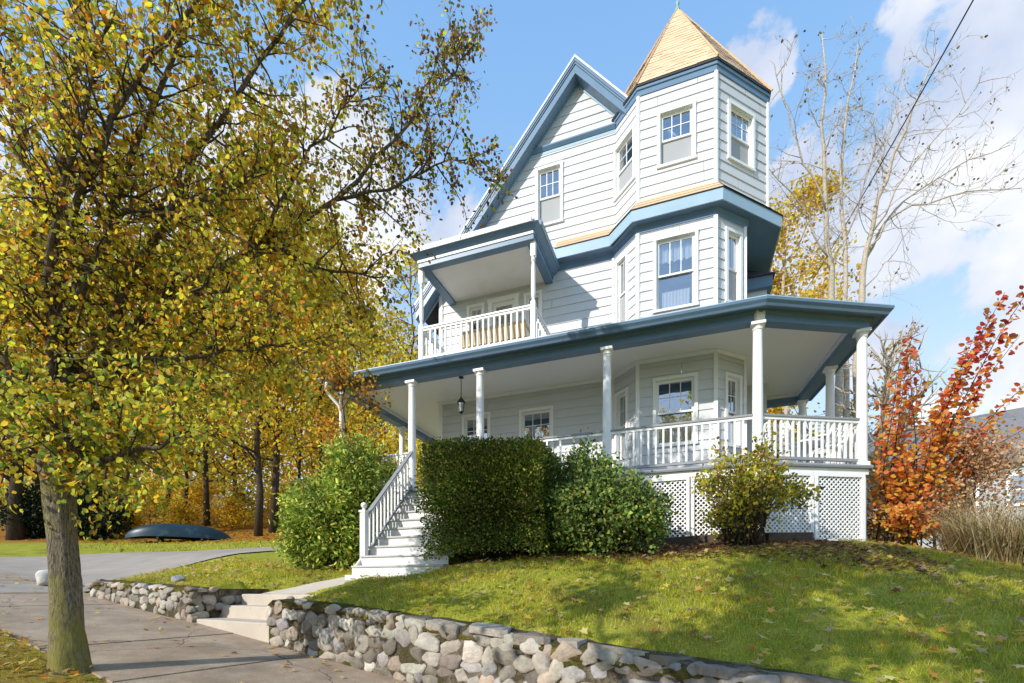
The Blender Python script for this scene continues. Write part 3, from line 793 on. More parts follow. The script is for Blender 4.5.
for a, b in ((.02, 1.0), (1.02, 2.0)): lattice((1.22+d2.x*a, 9.31+d2.y*a), (1.22+d2.x*b, 9.31+d2.y*b), zl0, zl1)
lattice((3.03, 10.3), (2.89, 12.0), zl0, zl1); lattice((2.89, 12.02), (2.75, 13.7), zl0, zl1)
mb = MB(); mb.sweep([(-1.7, .5), (-1.62, .5), (-1.62, ZD-.1), (-1.7, ZD-.1)], PP[:-1]); mb.build('foundation', M['timber'], house)
# front steps
nR = 10; zg = .25; rise = (ZD-zg)/nR; run = .213
mb = MB(); 
sx0, sx1 = -5.74, -3.90
v_at = lambda k: 9.24-(nR-1-k)*run       # front of tread k (k = 0 lowest)
mb = MB()
for x in (sx0-.04,):
    pts = [(v_at(0)+.02, zg-.4), (9.3, zg-.1), (9.3, ZD-.08), (v_at(0)+.02, zg+rise-.045)]
    mb.add([(x, y, z) for y, z in pts]+[(x+.04, y, z) for y, z in pts], [(3, 2, 1, 0), (4, 5, 6, 7)]+[(k, (k+1) % 4, (k+1) % 4+4, k+4) for k in range(4)])
stairs = mb.build('staircase', M['step_white'], house)
for k in range(nR-1):
    e = .03 if k == 0 else 0
    mb = MB(); mb.box(sx0-e, sx1+e, v_at(k)-.03, v_at(k)+run+.02, zg+rise*(k+1)-.035, zg+rise*(k+1)); mb.build('tread', M['tread'], stairs, bevel=.008)
for k in range(nR):
    e = .03 if k == 0 else 0
    mb = MB(); mb.box(sx0-e, sx1+e, v_at(k), v_at(k)+.02, zg+rise*k-(.2 if k == 0 else 0), zg+rise*(k+1)-.036); mb.build('riser', M['step_white'], stairs)
mb = MB(); mb.box(sx0-.06, sx0+1.25, v_at(0)-.16, v_at(0)-.002, zg-.3, zg+.02); mb.build('base_step', M['step_white'], stairs)
nx, ny = sx0+.03, v_at(1)+.06
mb = MB(); mb.box(nx-.055, nx+.055, ny-.055, ny+.055, zg+rise-.02, zg+rise+1.02); mb.box(nx-.07, nx+.07, ny-.07, ny+.07, zg+rise+1.02, zg+rise+1.06)
mb.lathe([(.03, 0), (.035, .02), (.025, .035), (.05, .06), (.062, .095), (.05, .13), (.02, .15), (.0, .155)], (nx, ny, zg+rise+1.06), 14)
mb.build('newel_post', M['white'], house)
railing((nx, ny), (nx, 9.30), zg+rise+.06, .86, house, gap=.125, slope=(ZD-zg-rise-.02)/(9.30-ny), end=.06, bottom=.08)

# ------------------------------------------------------------------ balcony
BP = [(-5.73, VW), (-5.73, 9.6), (-2.98, 9.6), (-2.98, VW)]
ZB = 7.36
mb = MB(); mb.sweep([(-.18, ZB), (0, ZB), (0, ZB+.10), (-.18, ZB+.10)], BP); mb.build('balcony_beam', M['blue'], house)
mb = MB(); mb.sweep([(-.15, ZB+.101), (.02, ZB+.101), (.02, ZB+.16), (-.15, ZB+.16)], BP[0:3]); mb.build('balcony_frieze', M['white'], house)
mb = MB(); mb.sweep([(-.15, ZB+.101), (.02, ZB+.101), (.02, ZB+.16), (-.15, ZB+.16)], BP[2:4]); mb.build('balcony_frieze', M['blue'], house)
mb = MB(); mb.sweep([(-.1, ZB+.161), (.03, ZB+.161), (.07, ZB+.19), (.13, ZB+.235), (.145, ZB+.25), (-.1, ZB+.25)], BP); mb.build('balcony_cornice', M['blue'], house)
mb = MB(); mb.sweep([(-.1, ZB+.251), (.165, ZB+.251), (.185, ZB+.345), (-.1, ZB+.35)], BP[0:3]); mb.build('balcony_fascia', M['white'], house)
mb = MB(); mb.sweep([(-.1, ZB+.251), (.165, ZB+.251), (.185, ZB+.345), (-.1, ZB+.35)], BP[2:4]); mb.build('balcony_fascia', M['blue'], house)
mb = MB(); mb.box(-5.75, -2.96, 9.58, VW+.1, ZB+.352, ZB+.38); mb.build('balcony_roof', M['dark_roof'], house)
mb = MB(); mb.box(-5.56, -3.15, 9.77, VW, ZB+.07, ZB+.09); mb.build('balcony_ceiling', M['cream'], house)
mb = MB(); mb.box(-5.85, -2.92, 9.62, VW, 5.16, 5.24); mb.build('balcony_deck', M['grey_paint'], house)
mb = MB(); mb.box(-5.85, -2.92, 9.60, 9.62, 5.0, 5.2); mb.box(-2.92, -2.90, 9.6, VW, 5.0, 5.2); mb.box(-5.87, -5.85, 9.6, VW, 5.0, 5.2); mb.build('balcony_skirt', M['white'], house)
def bpost():
    mb = MB(); h = ZB-5.24; q = .05
    mb.box(-q, q, -q, q, 0, .86); mb.box(-q, q, -q, q, h-.30, h)
    mb.lathe([(.05, .861), (.058, .88), (.04, .90), (.032, .93), (.045, .99), (.050, 1.15), (.042, h-.50), (.03, h-.42), (.05, h-.38), (.036, h-.35), (.05, h-.301)], (0, 0, 0), 14); return mb.mesh('balcony_post', M['white'])
bm = bpost()
for x in (-5.72, -3.02): inst('balcony_post', bm, (x, 9.72, 5.24), house)
railing((-5.72, 9.72), (-3.02, 9.72), 5.24, .80, house, cap='white', gap=.135)
railing((-3.02, 9.72), (-3.02, VW-.02), 5.24, .80, house, cap='white', gap=.135)
railing((-5.72, VW-.02), (-5.72, 9.72), 5.24, .80, house, cap='white', gap=.135)

# ------------------------------------------------------------------ things on the porch
def lantern():
    p = Vector((-4.82, 9.95, ZC))
    o = thing('porch_lantern', 'small black lantern hanging on a rod from the porch ceiling', 'lantern', p)
    mb = MB(); mb.lathe([(.06, -.02), (.05, -.001)], p, 12); mb.tube([p+Vector((0, 0, -.01)), p+Vector((0, 0, -.46))], [.008, .008], 6); mb.build('hanging_rod', M['black_metal'], o)
    c = p+Vector((0, 0, -.46))
    mb = MB(); mb.lathe([(.012, 0), (.03, -.03), (.10, -.12), (.105, -.135), (.08, -.14)], c, 6); mb.build('hood', M['black_metal'], o)
    mb = MB()
    for k in range(6):
        a = k*math.pi/3; mb.tube([c+Vector((.08*math.cos(a), .08*math.sin(a), -.14)), c+Vector((.055*math.cos(a), .055*math.sin(a), -.33))], [.007, .007], 4)
    mb.lathe([(.0, -.40), (.03, -.37), (.06, -.345), (.06, -.33)], c, 6); mb.build('cage', M['black_metal'], o)
    mb = MB(); mb.lathe([(.048, -.328), (.072, -.142)], c, 6); mb.build('glass_panel', M['glass'], o)
    mb = MB(); mb.lathe([(.012, -.32), (.014, -.25), (.008, -.22)], c, 8); mb.build('candle', M['white'], o)
lantern()
def bench():
    x0, x1, y, z = -4.82, -3.26, 9.95, 5.24
    o = thing('wicker_bench', 'tan wicker bench behind the balcony railing', 'bench', ((x0+x1)/2, y, z))
    mb = MB(); mb.box(x0, x1, y+.05, y+.55, z+.30, z+.37); mb.build('seat', M['wicker'], o, bevel=.02)
    mb = MB(); mb.hexa([(x0, y, z+.30), (x1, y, z+.30), (x1, y+.05, z+.30), (x0, y+.05, z+.30), (x0, y-.04, z+.62), (x1, y-.04, z+.62), (x1, y+.01, z+.62), (x0, y+.01, z+.62)])
    mb.tube([(x0, y-.02, z+.62), (x1, y-.02, z+.62)], [.035]*2, 7); mb.build('backrest', M['wicker'], o)
    for xx in (x0+.02, x1-.02):
        mb = MB(); mb.tube([(xx, y+.52, z+.36), (xx, y+.52, z+.56), (xx, y+.3, z+.58), (xx, y+.02, z+.58)], [.028]*4, 6); mb.build('armrest', M['wicker'], o)
        for yy in (y+.06, y+.5):
            mb = MB(); mb.tube([(xx, yy, z), (xx, yy, z+.31)], [.025, .028], 6); mb.build('leg', M['wicker'], o)
bench()
def chair(loc, rot, label):
    o = thing('patio_chair', label, 'chair', loc, 'white metal chairs on the porch')
    rotm = Matrix.Rotation(rot, 4, 'Z'); T = lambda x, y, z: Vector(loc)+rotm@Vector((x, y, z))
    mb = MB(); mb.tube([T(.22*math.cos(k*.3927), .22*math.sin(k*.3927), .44) for k in range(17)], [.02]*17, 6)
    for k in range(-4, 5): 
        h = math.sqrt(max(.01, .0484-(k*.05)**2)); mb.tube([T(k*.05, -h, .44), T(k*.05, h, .44)], [.009]*2, 4)
    mb.build('seat', M['white'], o)
    mb = MB(); mb.tube([T(-.22, .18, .44), T(-.25, .24, .70), T(-.18, .27, .90), T(0, .28, .98), T(.18, .27, .90), T(.25, .24, .70), T(.22, .18, .44)], [.022]*7, 6)
    for i in range(5):
        for j in range(3):
            cx, cz = -.16+.08*i, .56+.12*j
            mb.tube([T(cx+.038*math.cos(k*.785), .22+.06*(cz-.44), cz+.05*math.sin(k*.785)) for k in range(9)], [.014]*9, 4)
    mb.build('backrest', M['white'], o)
    for x in (-1, 1):
        mb = MB(); mb.tube([T(x*.24, .22, .66), T(x*.28, .05, .68), T(x*.27, -.16, .66), T(x*.22, -.16, .46)], [.02]*4, 5); mb.build('armrest', M['white'], o)
        for y in (-1, 1):
            mb = MB(); mb.tube([T(x*.17, y*.15, .44), T(x*.20, y*.19, .22), T(x*.24, y*.22, 0)], [.02]*3, 5); mb.build('leg', M['white'], o)
chair((1.72, 10.25, ZD), 2.6, 'white openwork metal chair nearer the house on the corner porch')
chair((2.55, 10.66, ZD), -2.4, 'white openwork metal chair nearer the outer corner post of the porch')
o = thing('patio_table', 'small round white metal table between the chairs on the porch', 'table', (2.3, 10.95, ZD))
mb = MB(); mb.lathe([(.30, .66), (.32, .67), (.32, .70), (.30, .70)], (2.28, 10.98, ZD), 24); mb.build('tabletop', M['white'], o)
for k in range(3):
    a = k*2.094; mb = MB(); mb.tube([(2.28+.05*math.cos(a), 10.98+.05*math.sin(a), ZD+.66), (2.28+.10*math.cos(a), 10.98+.10*math.sin(a), ZD+.35), (2.28+.25*math.cos(a), 10.98+.25*math.sin(a), ZD)], [.015]*3, 5); mb.build('leg', M['white'], o)

# ------------------------------------------------------------------ stone walls, steps, path
import bmesh
def ico(sub):
    bm_ = bmesh.new(); bmesh.ops.create_icosphere(bm_, subdivisions=sub, radius=1)
    v = np.array([x.co[:] for x in bm_.verts]); f = np.array([[y.index for y in x.verts] for x in bm_.faces]); bm_.free(); return v, f
IV, IF = ico(3)
def stones(name, items, parent, rng):
    Vs, Fs, Cs = [], [], []; b = 0
    for (c, ax, sz, col) in items:
        v = IV.copy()
        for _ in range(11):
            d = unit(rng.normal(size=3)); h = rng.uniform(.5, .85); e = v@d
            v -= np.maximum(e-h, 0)[:, None]*d*.97
        v *= 1.22; v[:, 1] = np.sign(v[:, 1])*np.abs(v[:, 1])**.55
        lump = 1+.05*np.sin(v@rng.normal(size=3)*3+rng.random()*6)+.035*np.sin(v@rng.normal(size=3)*8)+.02*np.sin(v@rng.normal(size=3)*15)
        v *= lump[:, None]
        th = rng.uniform(-.5, .5); q = np.array([[math.cos(th), 0, -math.sin(th)], [0, 1, 0], [math.sin(th), 0, math.cos(th)]])
        v = (v@q.T)*np.array(sz)
        P = np.array(c)+v[:, 0:1]*ax[0]+v[:, 1:2]*ax[1]+v[:, 2:3]*np.array([0, 0, 1.])
        Vs.append(P); Fs.append(IF+b); Cs.append(np.repeat(np.array(col)[None], len(v), 0)); b += len(v)
    return fast_mesh(name, np.concatenate(Vs), np.concatenate(Fs), np.concatenate(Cs), M['stone'], parent, smooth=False, nper=3)
STCOL = [((.38, .34, .285), 3), ((.30, .265, .22), 3), ((.46, .42, .36), 2), ((.19, .165, .135), 2), ((.40, .32, .25), 1.2), ((.34, .32, .30), 1.4)]
SDIR = np.array([-.984, .176, 0]); NDIR = np.array([.176, .984, 0])
def stone_wall(s0, s1, label, rng, cap):
    sm = (s0+s1)/2
    o = thing('stone_wall', label, 'stone wall', (*sw(sm, 4.35), float(plane_z(sm))))
    n = max(8, int(abs(s1-s0)/.12)); mb = MB(); vs = []; fs = []
    prof = lambda s: [(4.205, -.15), (4.20, .0), (4.205, wall_h(s)*.55), (4.225, wall_h(s)-.03), (4.31, wall_h(s)+.0), (4.5, wall_h(s)+.02), (4.66, wall_h(s)-.02), (4.70, -.15)]
    for i in range(n+1):
        s = s0+(s1-s0)*i/n
        for w, h in prof(s): vs.append((*sw(s, w+rng.uniform(-.01, .01)), float(plane_z(s))+h+rng.uniform(-.012, .012)))
    for i in range(n):
        for j in range(8): fs.append((i*8+j, i*8+(j+1) % 8, (i+1)*8+(j+1) % 8, (i+1)*8+j))
    fs += [tuple(range(8)), tuple(range(n*8+7, n*8-1, -1))]
    mb.add(vs, fs); mb.build('mortar', M['moss'], o)
    items = []
    def fill(length, top, place, depth_):
        z = .02
        for row in range(9):
            rh = rng.uniform(.105, .20); x = rng.uniform(-.1, .0)
            while x < length:
                wd = rng.uniform(.11, .27)*(1 if rng.random() < .8 else 1.35)
                xc = x+wd/2; hh = top(xc)
                if z+rh*.45 < hh and xc < length and rng.random() < .93:
                    items.append(place(xc, z+rh/2+rng.uniform(-.03, .03), wd, min(rh*rng.uniform(.85, 1.2), max(.08, (hh-z)*1.05))))
                x += wd*.97+rng.uniform(.0, .02)
            z += rh*.97
            if z > .9: break
    L = abs(s1-s0); lo = min(s0, s1)
    fill(L, lambda x: float(wall_h(lo+x)), lambda x, z, wd, rh: (np.array([*sw(lo+x, 4.235+rng.uniform(-.015, .02)), float(plane_z(lo+x))+z]), (SDIR, NDIR), (wd*.60, rng.uniform(.05, .075), rh*.62), palette(1, STCOL, rng, .15, .015)[0]), 0)
    for end in (s0, s1):
        fill(.42, lambda x: float(wall_h(end)), lambda x, z, wd, rh: (np.array([*sw(end, 4.28+x), float(plane_z(end))+z]), (NDIR, SDIR), (wd*.5, .06, rh*.53), palette(1, STCOL, rng, .15, .015)[0]), 0)
    stones('stonework', items, o, rng)
    # cap: mossy turf lip, and flagstones on the lower stretch
    mb = MB(); vs = []; fs = []
    n2 = n*2
    for i in range(n2+1):
        s = s0+(s1-s0)*i/n2; h = float(plane_z(s)+wall_h(s))
        for w, dz in ((4.20, -.085), (4.19, -.04), (4.25, .005), (4.40, .02), (4.58, .02), (4.74, -.01)): vs.append((*sw(s, w+rng.uniform(-.03, .02)), h+dz+rng.uniform(-.016, .016)-(.05 if cap and s < cap else 0)))
    for i in range(n2):
        for j in range(5): fs.append((i*6+j, i*6+j+1, (i+1)*6+j+1, (i+1)*6+j))
    mb.add(vs, fs); mb.build('moss_cap', M['mosstop'], o, smooth=True)
    if cap:
        mb = MB(); s = cap; mb.c = []
        while s > min(s0, s1):
            l = rng.uniform(.22, .62); a, b = s, max(s-l+rng.uniform(.01, .05), min(s0, s1)); h0 = rng.uniform(-.02, .018); tl = rng.uniform(-.03, .03); tw = rng.uniform(-.06, .03)
            w0, w1 = 4.17+rng.uniform(-.03, .04), 4.44+rng.uniform(-.12, .08)
            c = palette(1, [((.24, .21, .17), 1), ((.32, .285, .235), 1), ((.18, .16, .12), 1)], rng, .15, .015)[0]
            ang_ = np.sort(rng.uniform(0, 6.283, 9)); n0 = len(mb.v); cs, cw_ = (a+b)/2, (w0+w1)/2; hs, hw = (a-b)/2, (w1-w0)/2; top = []; bot = []
            for g in ang_:
                k = max(abs(math.cos(g)), abs(math.sin(g))); q = cs+hs*math.cos(g)/k*rng.uniform(.86, 1.02); w_ = cw_+hw*math.sin(g)/k*rng.uniform(.82, 1.04)
                zz = float(plane_z(q)+wall_h(q))+h0+tl*(q-cs)/hs*.5+tw*(w_-cw_)/hw*.3
                bot.append((*sw(q, w_), zz-.05)); top.append((*sw(q*.98+cs*.02, w_*.97+cw_*.03), zz+.022))
            m_ = 9; mb.add(bot+top, [tuple(range(m_)), tuple(range(2*m_-1, m_-1, -1))]+[(k, m_+k, m_+(k+1) % m_, (k+1) % m_) for k in range(m_)]); mb.c += [tuple(c)]*18
            s -= l
        mb.build('capstone', M['stone'], o)
    return o
stone_wall(6.42, -9, 'tall mossy fieldstone retaining wall running right along the lawn to the frame edge', np.random.default_rng(11), 3.9)
stone_wall(12.4, 8.56, 'low fieldstone wall left of the entry steps, shrinking towards the driveway', np.random.default_rng(12), None)
def entry_steps():
    sm = (GAP[0]+GAP[1])/2; z = float(plane_z(sm))
    o = thing('entry_steps', 'three worn concrete steps in the gap between the two stone walls', 'steps', (*sw(sm, 4.7), z))
    rz = [(4.26, 4.75, .20), (4.70, 5.10, .41), (5.05, 5.46, .605)]
    for w0, w1, h in rz:
        mb = MB(); a, b = GAP[0]+.03, GAP[1]-.03
        vs = [(*sw(s, w), zz) for zz in (z-.4, z+h) for s, w in ((b, w0), (a, w0-.02), (a, w1), (b, w1))]
        mb.hexa(vs); mb.build('step', M['concrete'], o, bevel=.02)
entry_steps()
# side walls of the steps (returns)
for s_, sg, lab in ((GAP[0]-.14, -1, 'short stone return wall on the right side of the entry steps'), (GAP[1]+.14, 1, 'shaded stone return wall on the left side of the entry steps')):
    rng = np.random.default_rng(int(20+sg)); z = float(plane_z(s_)); hh = float(wall_h(s_))
    o = thing('return_wall', lab, 'stone wall', (*sw(s_, 5.2), z))
    mb = MB(); p = [(*sw(s, w), zz) for zz in (z-.2, z+hh) for s, w in ((s_+.12, 4.68), (s_-.12, 4.68), (s_-.12, 5.62), (s_+.12, 5.62))]; mb.hexa(p); mb.build('mortar', M['moss'], o)
    items = []
    for row in range(4):
        x = 4.72
        while x < 5.5:
            wd = rng.uniform(.13, .26); zz = z+.08+row*.15
            if row*.15+.12 < hh: items.append((np.array([*sw(s_-sg*.11, x+wd/2), zz]), (NDIR, SDIR), (wd*.52, .06, .085), palette(1, STCOL, rng, .15, .015)[0]))
            x += wd
    stones('stonework', items, o, rng)
mb = MB(); nA, nB = 8, 12; vs = []; fs = []
for b in range(nB+1):
    for a in range(nA+1):
        A, B = a/nA, b/nB; p = PQ[0]*((1-A)*(1-B))+PQ[1]*(A*(1-B))+PQ[2]*(A*B)+PQ[3]*((1-A)*B); vs.append((p[0], p[1], PZ[0]+(PZ[1]-PZ[0])*B+.004*math.sin(a*2+b)))
for b in range(nB):
    for a in range(nA): k = b*(nA+1)+a; fs.append((k, k+1, k+nA+2, k+nA+1))
mb.add(vs, fs); tag(mb.build('path', M['concrete'], smooth=True), kind='structure')
# boulder, edging
def boulder(loc, r, label, col, seed):
    rng = np.random.default_rng(seed)
    o = stones('boulder', [(np.array(loc), (SDIR, NDIR), r, col)], None, rng); tag(o, label, 'boulder'); return o
x, y = sw(14.3, 4.1); boulder((x, y, float(plane_z(14.3))+.14), (.2, .18, .22), 'round pale boulder behind the street tree, at the end of the low wall', (.55, .52, .47), 3)
x, y = sw(10.1, 4.75); boulder((x, y, hz(x, y)+.06), (.14, .1, .09), 'small grey rock lying on the grass above the low wall', (.33, .33, .33), 4)
mb = MB()
mb.beam((-3.7, 8.9, .70), (-.4, 8.94, .83), .14, .20); mb.beam((-.38, 8.94, .835), (1.25, 8.92, .88), .14, .18); mb.beam((1.27, 8.92, .87), (2.0, 9.28, .885), .13, .16)
tag(mb.build('timber_edging', M['timber'], bevel=.015), 'old brown timber edging in front of the lattice', 'garden edging')

# ------------------------------------------------------------------ vegetation
def dirvec(rng): return unit(rng.normal(size=3))
def branch(rng, p, d, L, r, nseg, wob=.18, up=.06):
    pts = [np.array(p, float)]; d = unit(np.array(d, float)); rad = [r]
    for i in range(nseg):
        d = unit(d+rng.normal(size=3)*wob+np.array([0, 0, up])); pts.append(pts[-1]+d*L/nseg); rad.append(r*(1-.8*(i+1)/nseg))
    return pts, rad
def along(pts, t):
    n = len(pts)-1; x = t*n; i = min(int(x), n-1); f = x-i
    return pts[i]*(1-f)+pts[i+1]*f, unit(pts[i+1]-pts[i]), f
def polyrad(pts, r0, r1): n = len(pts); return [r0+(r1-r0)*i/(n-1) for i in range(n)]
def woods_tree(name, label, cat, base, h, r, pal, nleaf, lsize, seed, spread=.33, first=.3, group=None, lean=(0, 0), bark='bark_dark', nlimb=22, sub=4, seg=6, fuzz=.35, droop=.4):
    rng = np.random.default_rng(seed)
    o = thing(name, label, cat, base, group)
    base = np.array(base, float)-np.array([0, 0, .1])
    mb = MB(); pts = [base]
    for i in range(1, 8): pts.append(base+np.array([lean[0]*h*i/7+rng.normal()*.02*h*.4, lean[1]*h*i/7+rng.normal()*.02*h*.4, h*i/7]))
    mb.tube(pts, [r*1.25]+[r*(1-.85*i/7) for i in range(1, 8)], 9)
    anchors = []; 
    for k in range(nlimb):
        t = first+(1-first)*(k+rng.random())/nlimb; p, d, _ = along(pts, min(t, .995))
        a = rng.random()*6.283; el = rng.uniform(.15, .9)
        dd = np.array([math.cos(a)*math.cos(el), math.sin(a)*math.cos(el), math.sin(el)])
        L = h*spread*(1.15-.75*(t-first)/(1-first))*rng.uniform(.7, 1.15)
        bp, br = branch(rng, p, dd, L, r*.38*(1.1-t*.6), 5); mb.tube(bp, br, 5)
        for j in range(sub):
            q, d2, _ = along(bp, rng.uniform(.3, 1)); sp, sr = branch(rng, q, d2+rng.normal(size=3)*.7, L*rng.uniform(.3, .55), r*.1, 3); mb.tube(sp, sr, 4)
            anchors += [along(sp, rng.random())[0] for _ in range(4)]
    mb.build('trunk', M[bark], o, smooth=True)
    if nleaf:
        A = np.array(anchors); i = rng.integers(0, len(A), nleaf)
        C = A[i]+rng.normal(size=(nleaf, 3))*fuzz*np.array([1, 1, .75])
        w = rng.normal(size=len(A))*.16
        cols = palette(nleaf, pal, rng, .24)*1.2*(1+w[i])[:, None]
        leaves('crown', C, lsize*rng.uniform(.6, 1.25, nleaf), np.clip(cols, .005, .9), M['leaf'], o, rng, droop=droop)
    return o
YEL = ((.68, .47, .035), 1); GOLD = ((.63, .40, .03), 1); OLV = ((.34, .32, .04), 1); GRN = ((.17, .24, .03), 1); ORG = ((.55, .21, .025), 1); BRN = ((.24, .12, .035), 1); LIME = ((.48, .48, .06), 1)
def W(*a): return [(c[0], w) for c, w in a]

# --- street tree in front, left
def street_tree():
    rng = np.random.default_rng(5)
    base = at(70, 672, 4.78)
    o = thing('street_tree', 'large street tree with furrowed trunk and yellow green leaves beside the pavement', 'tree', base)
    b = np.array(base); mb = MB()
    tr = [b+[0, 0, -.15], b+[0, 0, .04], np.array(at(67, 630, 4.79)), np.array(at(65, 580, 4.8)), np.array(at(61, 530, 4.8)), np.array(at(59, 490, 4.8)), np.array(at(58, 466, 4.8)), np.array(at(58, 430, 4.8))]
    # slightly fluted, lumpy trunk
    seg = 22; vs = []; fs = []; rad = [.235, .165, .132, .124, .116, .128, .155, .08]
    fine = []
    for i in range(len(tr)-1):
        for f in np.linspace(0, 1, 7)[:-1]: fine.append((tr[i]*(1-f)+tr[i+1]*f, rad[i]*(1-f)+rad[i+1]*f))
    for i, (c, r) in enumerate(fine):
        for k in range(seg):
            a = 2*math.pi*k/seg; rr_ = r*(1+.05*math.sin(a*5+i*.12)+.025*math.sin(a*9-i*.3)+.02*rng.normal())
            vs.append(c+np.array([rr_*math.cos(a), rr_*math.sin(a), 0]))
    for i in range(len(fine)-1):
        for k in range(seg): fs.append((i*seg+k, i*seg+(k+1) % seg, (i+1)*seg+(k+1) % seg, (i+1)*seg+k))
    mb.add(vs, fs); mb.build('trunk', M['bark'], o, smooth=True)
    limbs = [
        ([(58, 455, 4.8), (60, 400, 4.8), (58, 330, 4.85), (57, 250, 4.9), (60, 170, 4.9), (72, 80, 4.85), (90, -20, 4.8), (105, -130, 4.7)], .085, .03, 1.0),
        ([(60, 482, 4.8), (84, 474, 4.72), (105, 458, 4.6), (128, 452, 4.5), (170, 440, 4.35), (215, 436, 4.2)], .045, .008, .6),
        ([(60, 425, 4.8), (75, 375, 4.95), (110, 345, 5.1), (155, 315, 5.3), (210, 272, 5.6), (265, 240, 5.9), (335, 200, 6.3), (395, 140, 6.6), (440, 85, 6.9), (475, 45, 7.1)], .068, .008, 1.0),
        ([(68, 385, 4.85), (105, 362, 4.8), (150, 357, 4.8), (210, 356, 4.9), (270, 345, 5.1), (325, 335, 5.3)], .04, .006, .8),
        ([(55, 440, 4.8), (35, 400, 4.7), (5, 360, 4.6), (-40, 330, 4.5), (-100, 300, 4.4)], .05, .012, .7),
        ([(57, 300, 4.86), (40, 220, 4.9), (20, 130, 5.0), (-5, 40, 5.1), (-30, -60, 5.2)], .05, .012, .8),
        ([(60, 330, 4.85), (85, 285, 4.8), (110, 215, 4.8), (150, 115, 4.85), (190, 20, 4.9), (220, -60, 5)], .05, .012, .9),
        ([(110, 345, 5.1), (140, 260, 5.1), (195, 150, 5.2), (260, 60, 5.35), (320, -15, 5.5), (350, -60, 5.6)], .045, .01, .95),
        ([(155, 315, 5.3), (205, 318, 5.3), (255, 345, 5.4), (285, 375, 5.5)], .03, .006, .6),
        ([(265, 240, 5.9), (300, 262, 5.8), (350, 272, 5.8), (385, 285, 5.9)], .028, .006, .45),
        ([(335, 200, 6.3), (390, 190, 6.3), (435, 165, 6.4), (480, 160, 6.5)], .022, .005, .6),
        ([(265, 240, 5.9), (300, 170, 6.1), (340, 110, 6.3), (370, 70, 6.4)], .025, .006, .55),
        ([(58, 340, 4.85), (75, 290, 5.4), (110, 230, 6.0), (160, 170, 6.6), (200, 110, 7.0)], .05, .01, .8),
        ([(60, 400, 4.8), (50, 350, 4.7), (45, 290, 4.6), (60, 210, 4.5), (85, 110, 4.4), (110, 20, 4.4)], .045, .01, .9),
        ([(57, 330, 4.85), (30, 290, 5.0), (10, 250, 5.2), (-20, 200, 5.4)], .03, .008, .9),
        ([(110, 230, 6.0), (170, 215, 6.3), (235, 185, 6.6), (290, 130, 6.8)], .03, .008, 1.0),
        ([(110, 215, 4.8), (165, 215, 4.8), (230, 190, 5.0), (280, 150, 5.2)], .028, .008, 1.0),
        ([(60, 450, 4.8), (82, 445, 4.7), (104, 452, 4.6)], .018, .005, 1.1),
        ([(56, 455, 4.8), (30, 452, 4.7), (2, 450, 4.6), (-20, 450, 4.6)], .02, .005, 1.1),
        ([(60, 440, 4.8), (62, 432, 4.5), (70, 445, 4.35)], .015, .004, 1.0),
        ([(62, 425, 4.8), (40, 420, 4.9), (10, 410, 5.0), (-30, 400, 5.0)], .028, .008, .9),
        ([(110, 345, 5.1), (170, 300, 5.0), (230, 290, 5.1), (290, 310, 5.3)], .028, .008, .9),
        ([(62, 425, 4.8), (100, 405, 5.3), (150, 400, 5.9), (210, 390, 6.4), (270, 380, 6.8)], .04, .008, .7),
        ([(58, 250, 4.9), (85, 180, 4.6), (130, 90, 4.6), (190, 10, 4.6), (240, -60, 4.6)], .04, .01, .9),
    ]
    mbb = MB(); C = []; D = []; K = []
    for li, (pp, r0, r1, dens) in enumerate(limbs):
        P = [np.array(at(*p)) for p in pp]
        # subdivide with wobble
        Q = [P[0]]
        for i in range(len(P)-1):
            for f in (.33, .66, 1.): Q.append(P[i]*(1-f)+P[i+1]*f+(rng.normal(size=3)*.03 if f < 1 else 0))
        mbb.tube(Q, polyrad(Q, r0, r1), 8)
        Ln = sum(np.linalg.norm(Q[i+1]-Q[i]) for i in range(len(Q)-1))
        nb = int(Ln*16.5*dens)+6
        for k in range(nb):
            t = .10+.9*(k+rng.random())/nb
            if li == 0: t = .3+.7*t
            p, d, _ = along(Q, min(t, .999))
            sd = rng.normal(size=3); sd -= d*sd.dot(d)*.6; L = rng.uniform(.35, .95)*(1.1-.45*t)
            bp, br = branch(rng, p, sd*.8+d*.55+np.array([0, 0, .1]), L, .009+.006*(1-t), 4, .25, .02); mbb.tube(bp, br, 4)
            for j in range(4):
                q, d2, _ = along(bp, rng.uniform(.25, 1)); sp, sr = branch(rng, q, d2+rng.normal(size=3)*.75, L*rng.uniform(.3, .6), .004, 3, .25, -.02); mbb.tube(sp, sr, 3)
                nl = rng.integers(8, 15)
                for _ in range(nl):
                    c, dd, _ = along(sp, rng.random()); C.append(c+rng.normal(size=3)*.05); D.append(dd); K.append((li, t))
    mbb.build('limbs', M['limb'], o, smooth=True)
    C = np.array(C); D = np.array(D)
    b0 = np.array(at(95, 170, 5.0)); dd = np.linalg.norm((C-b0)*[1, 1, .8], axis=1); kp = rng.random(len(C)) < np.clip(.35+dd*.33, 0, 1)
    C = C[kp]; D = D[kp]; n = len(C)
    X = C[:, 0]*CA+C[:, 1]*SA; Y = -C[:, 0]*SA+C[:, 1]*CA
    lat = X/Y; zz = C[:, 2]
    right = sstep(-.45, -.12, lat)[:, None]; low = sstep(3.2, 1.2, zz)[:, None]
    c1 = palette(n, W((YEL, 3.6), (GOLD, 2.6), (OLV, 2.4), (LIME, 1.0), (ORG, 1.3), (GRN, 1.2), (BRN, 1.3)), rng, .26)
    c2 = palette(n, W((BRN, 3), (OLV, 1.5), (GRN, 1.0), (ORG, .6), (((.10, .075, .03), 1), 2)), rng)  # right-hand branch: backlit darkness put into the brown and green leaf colours
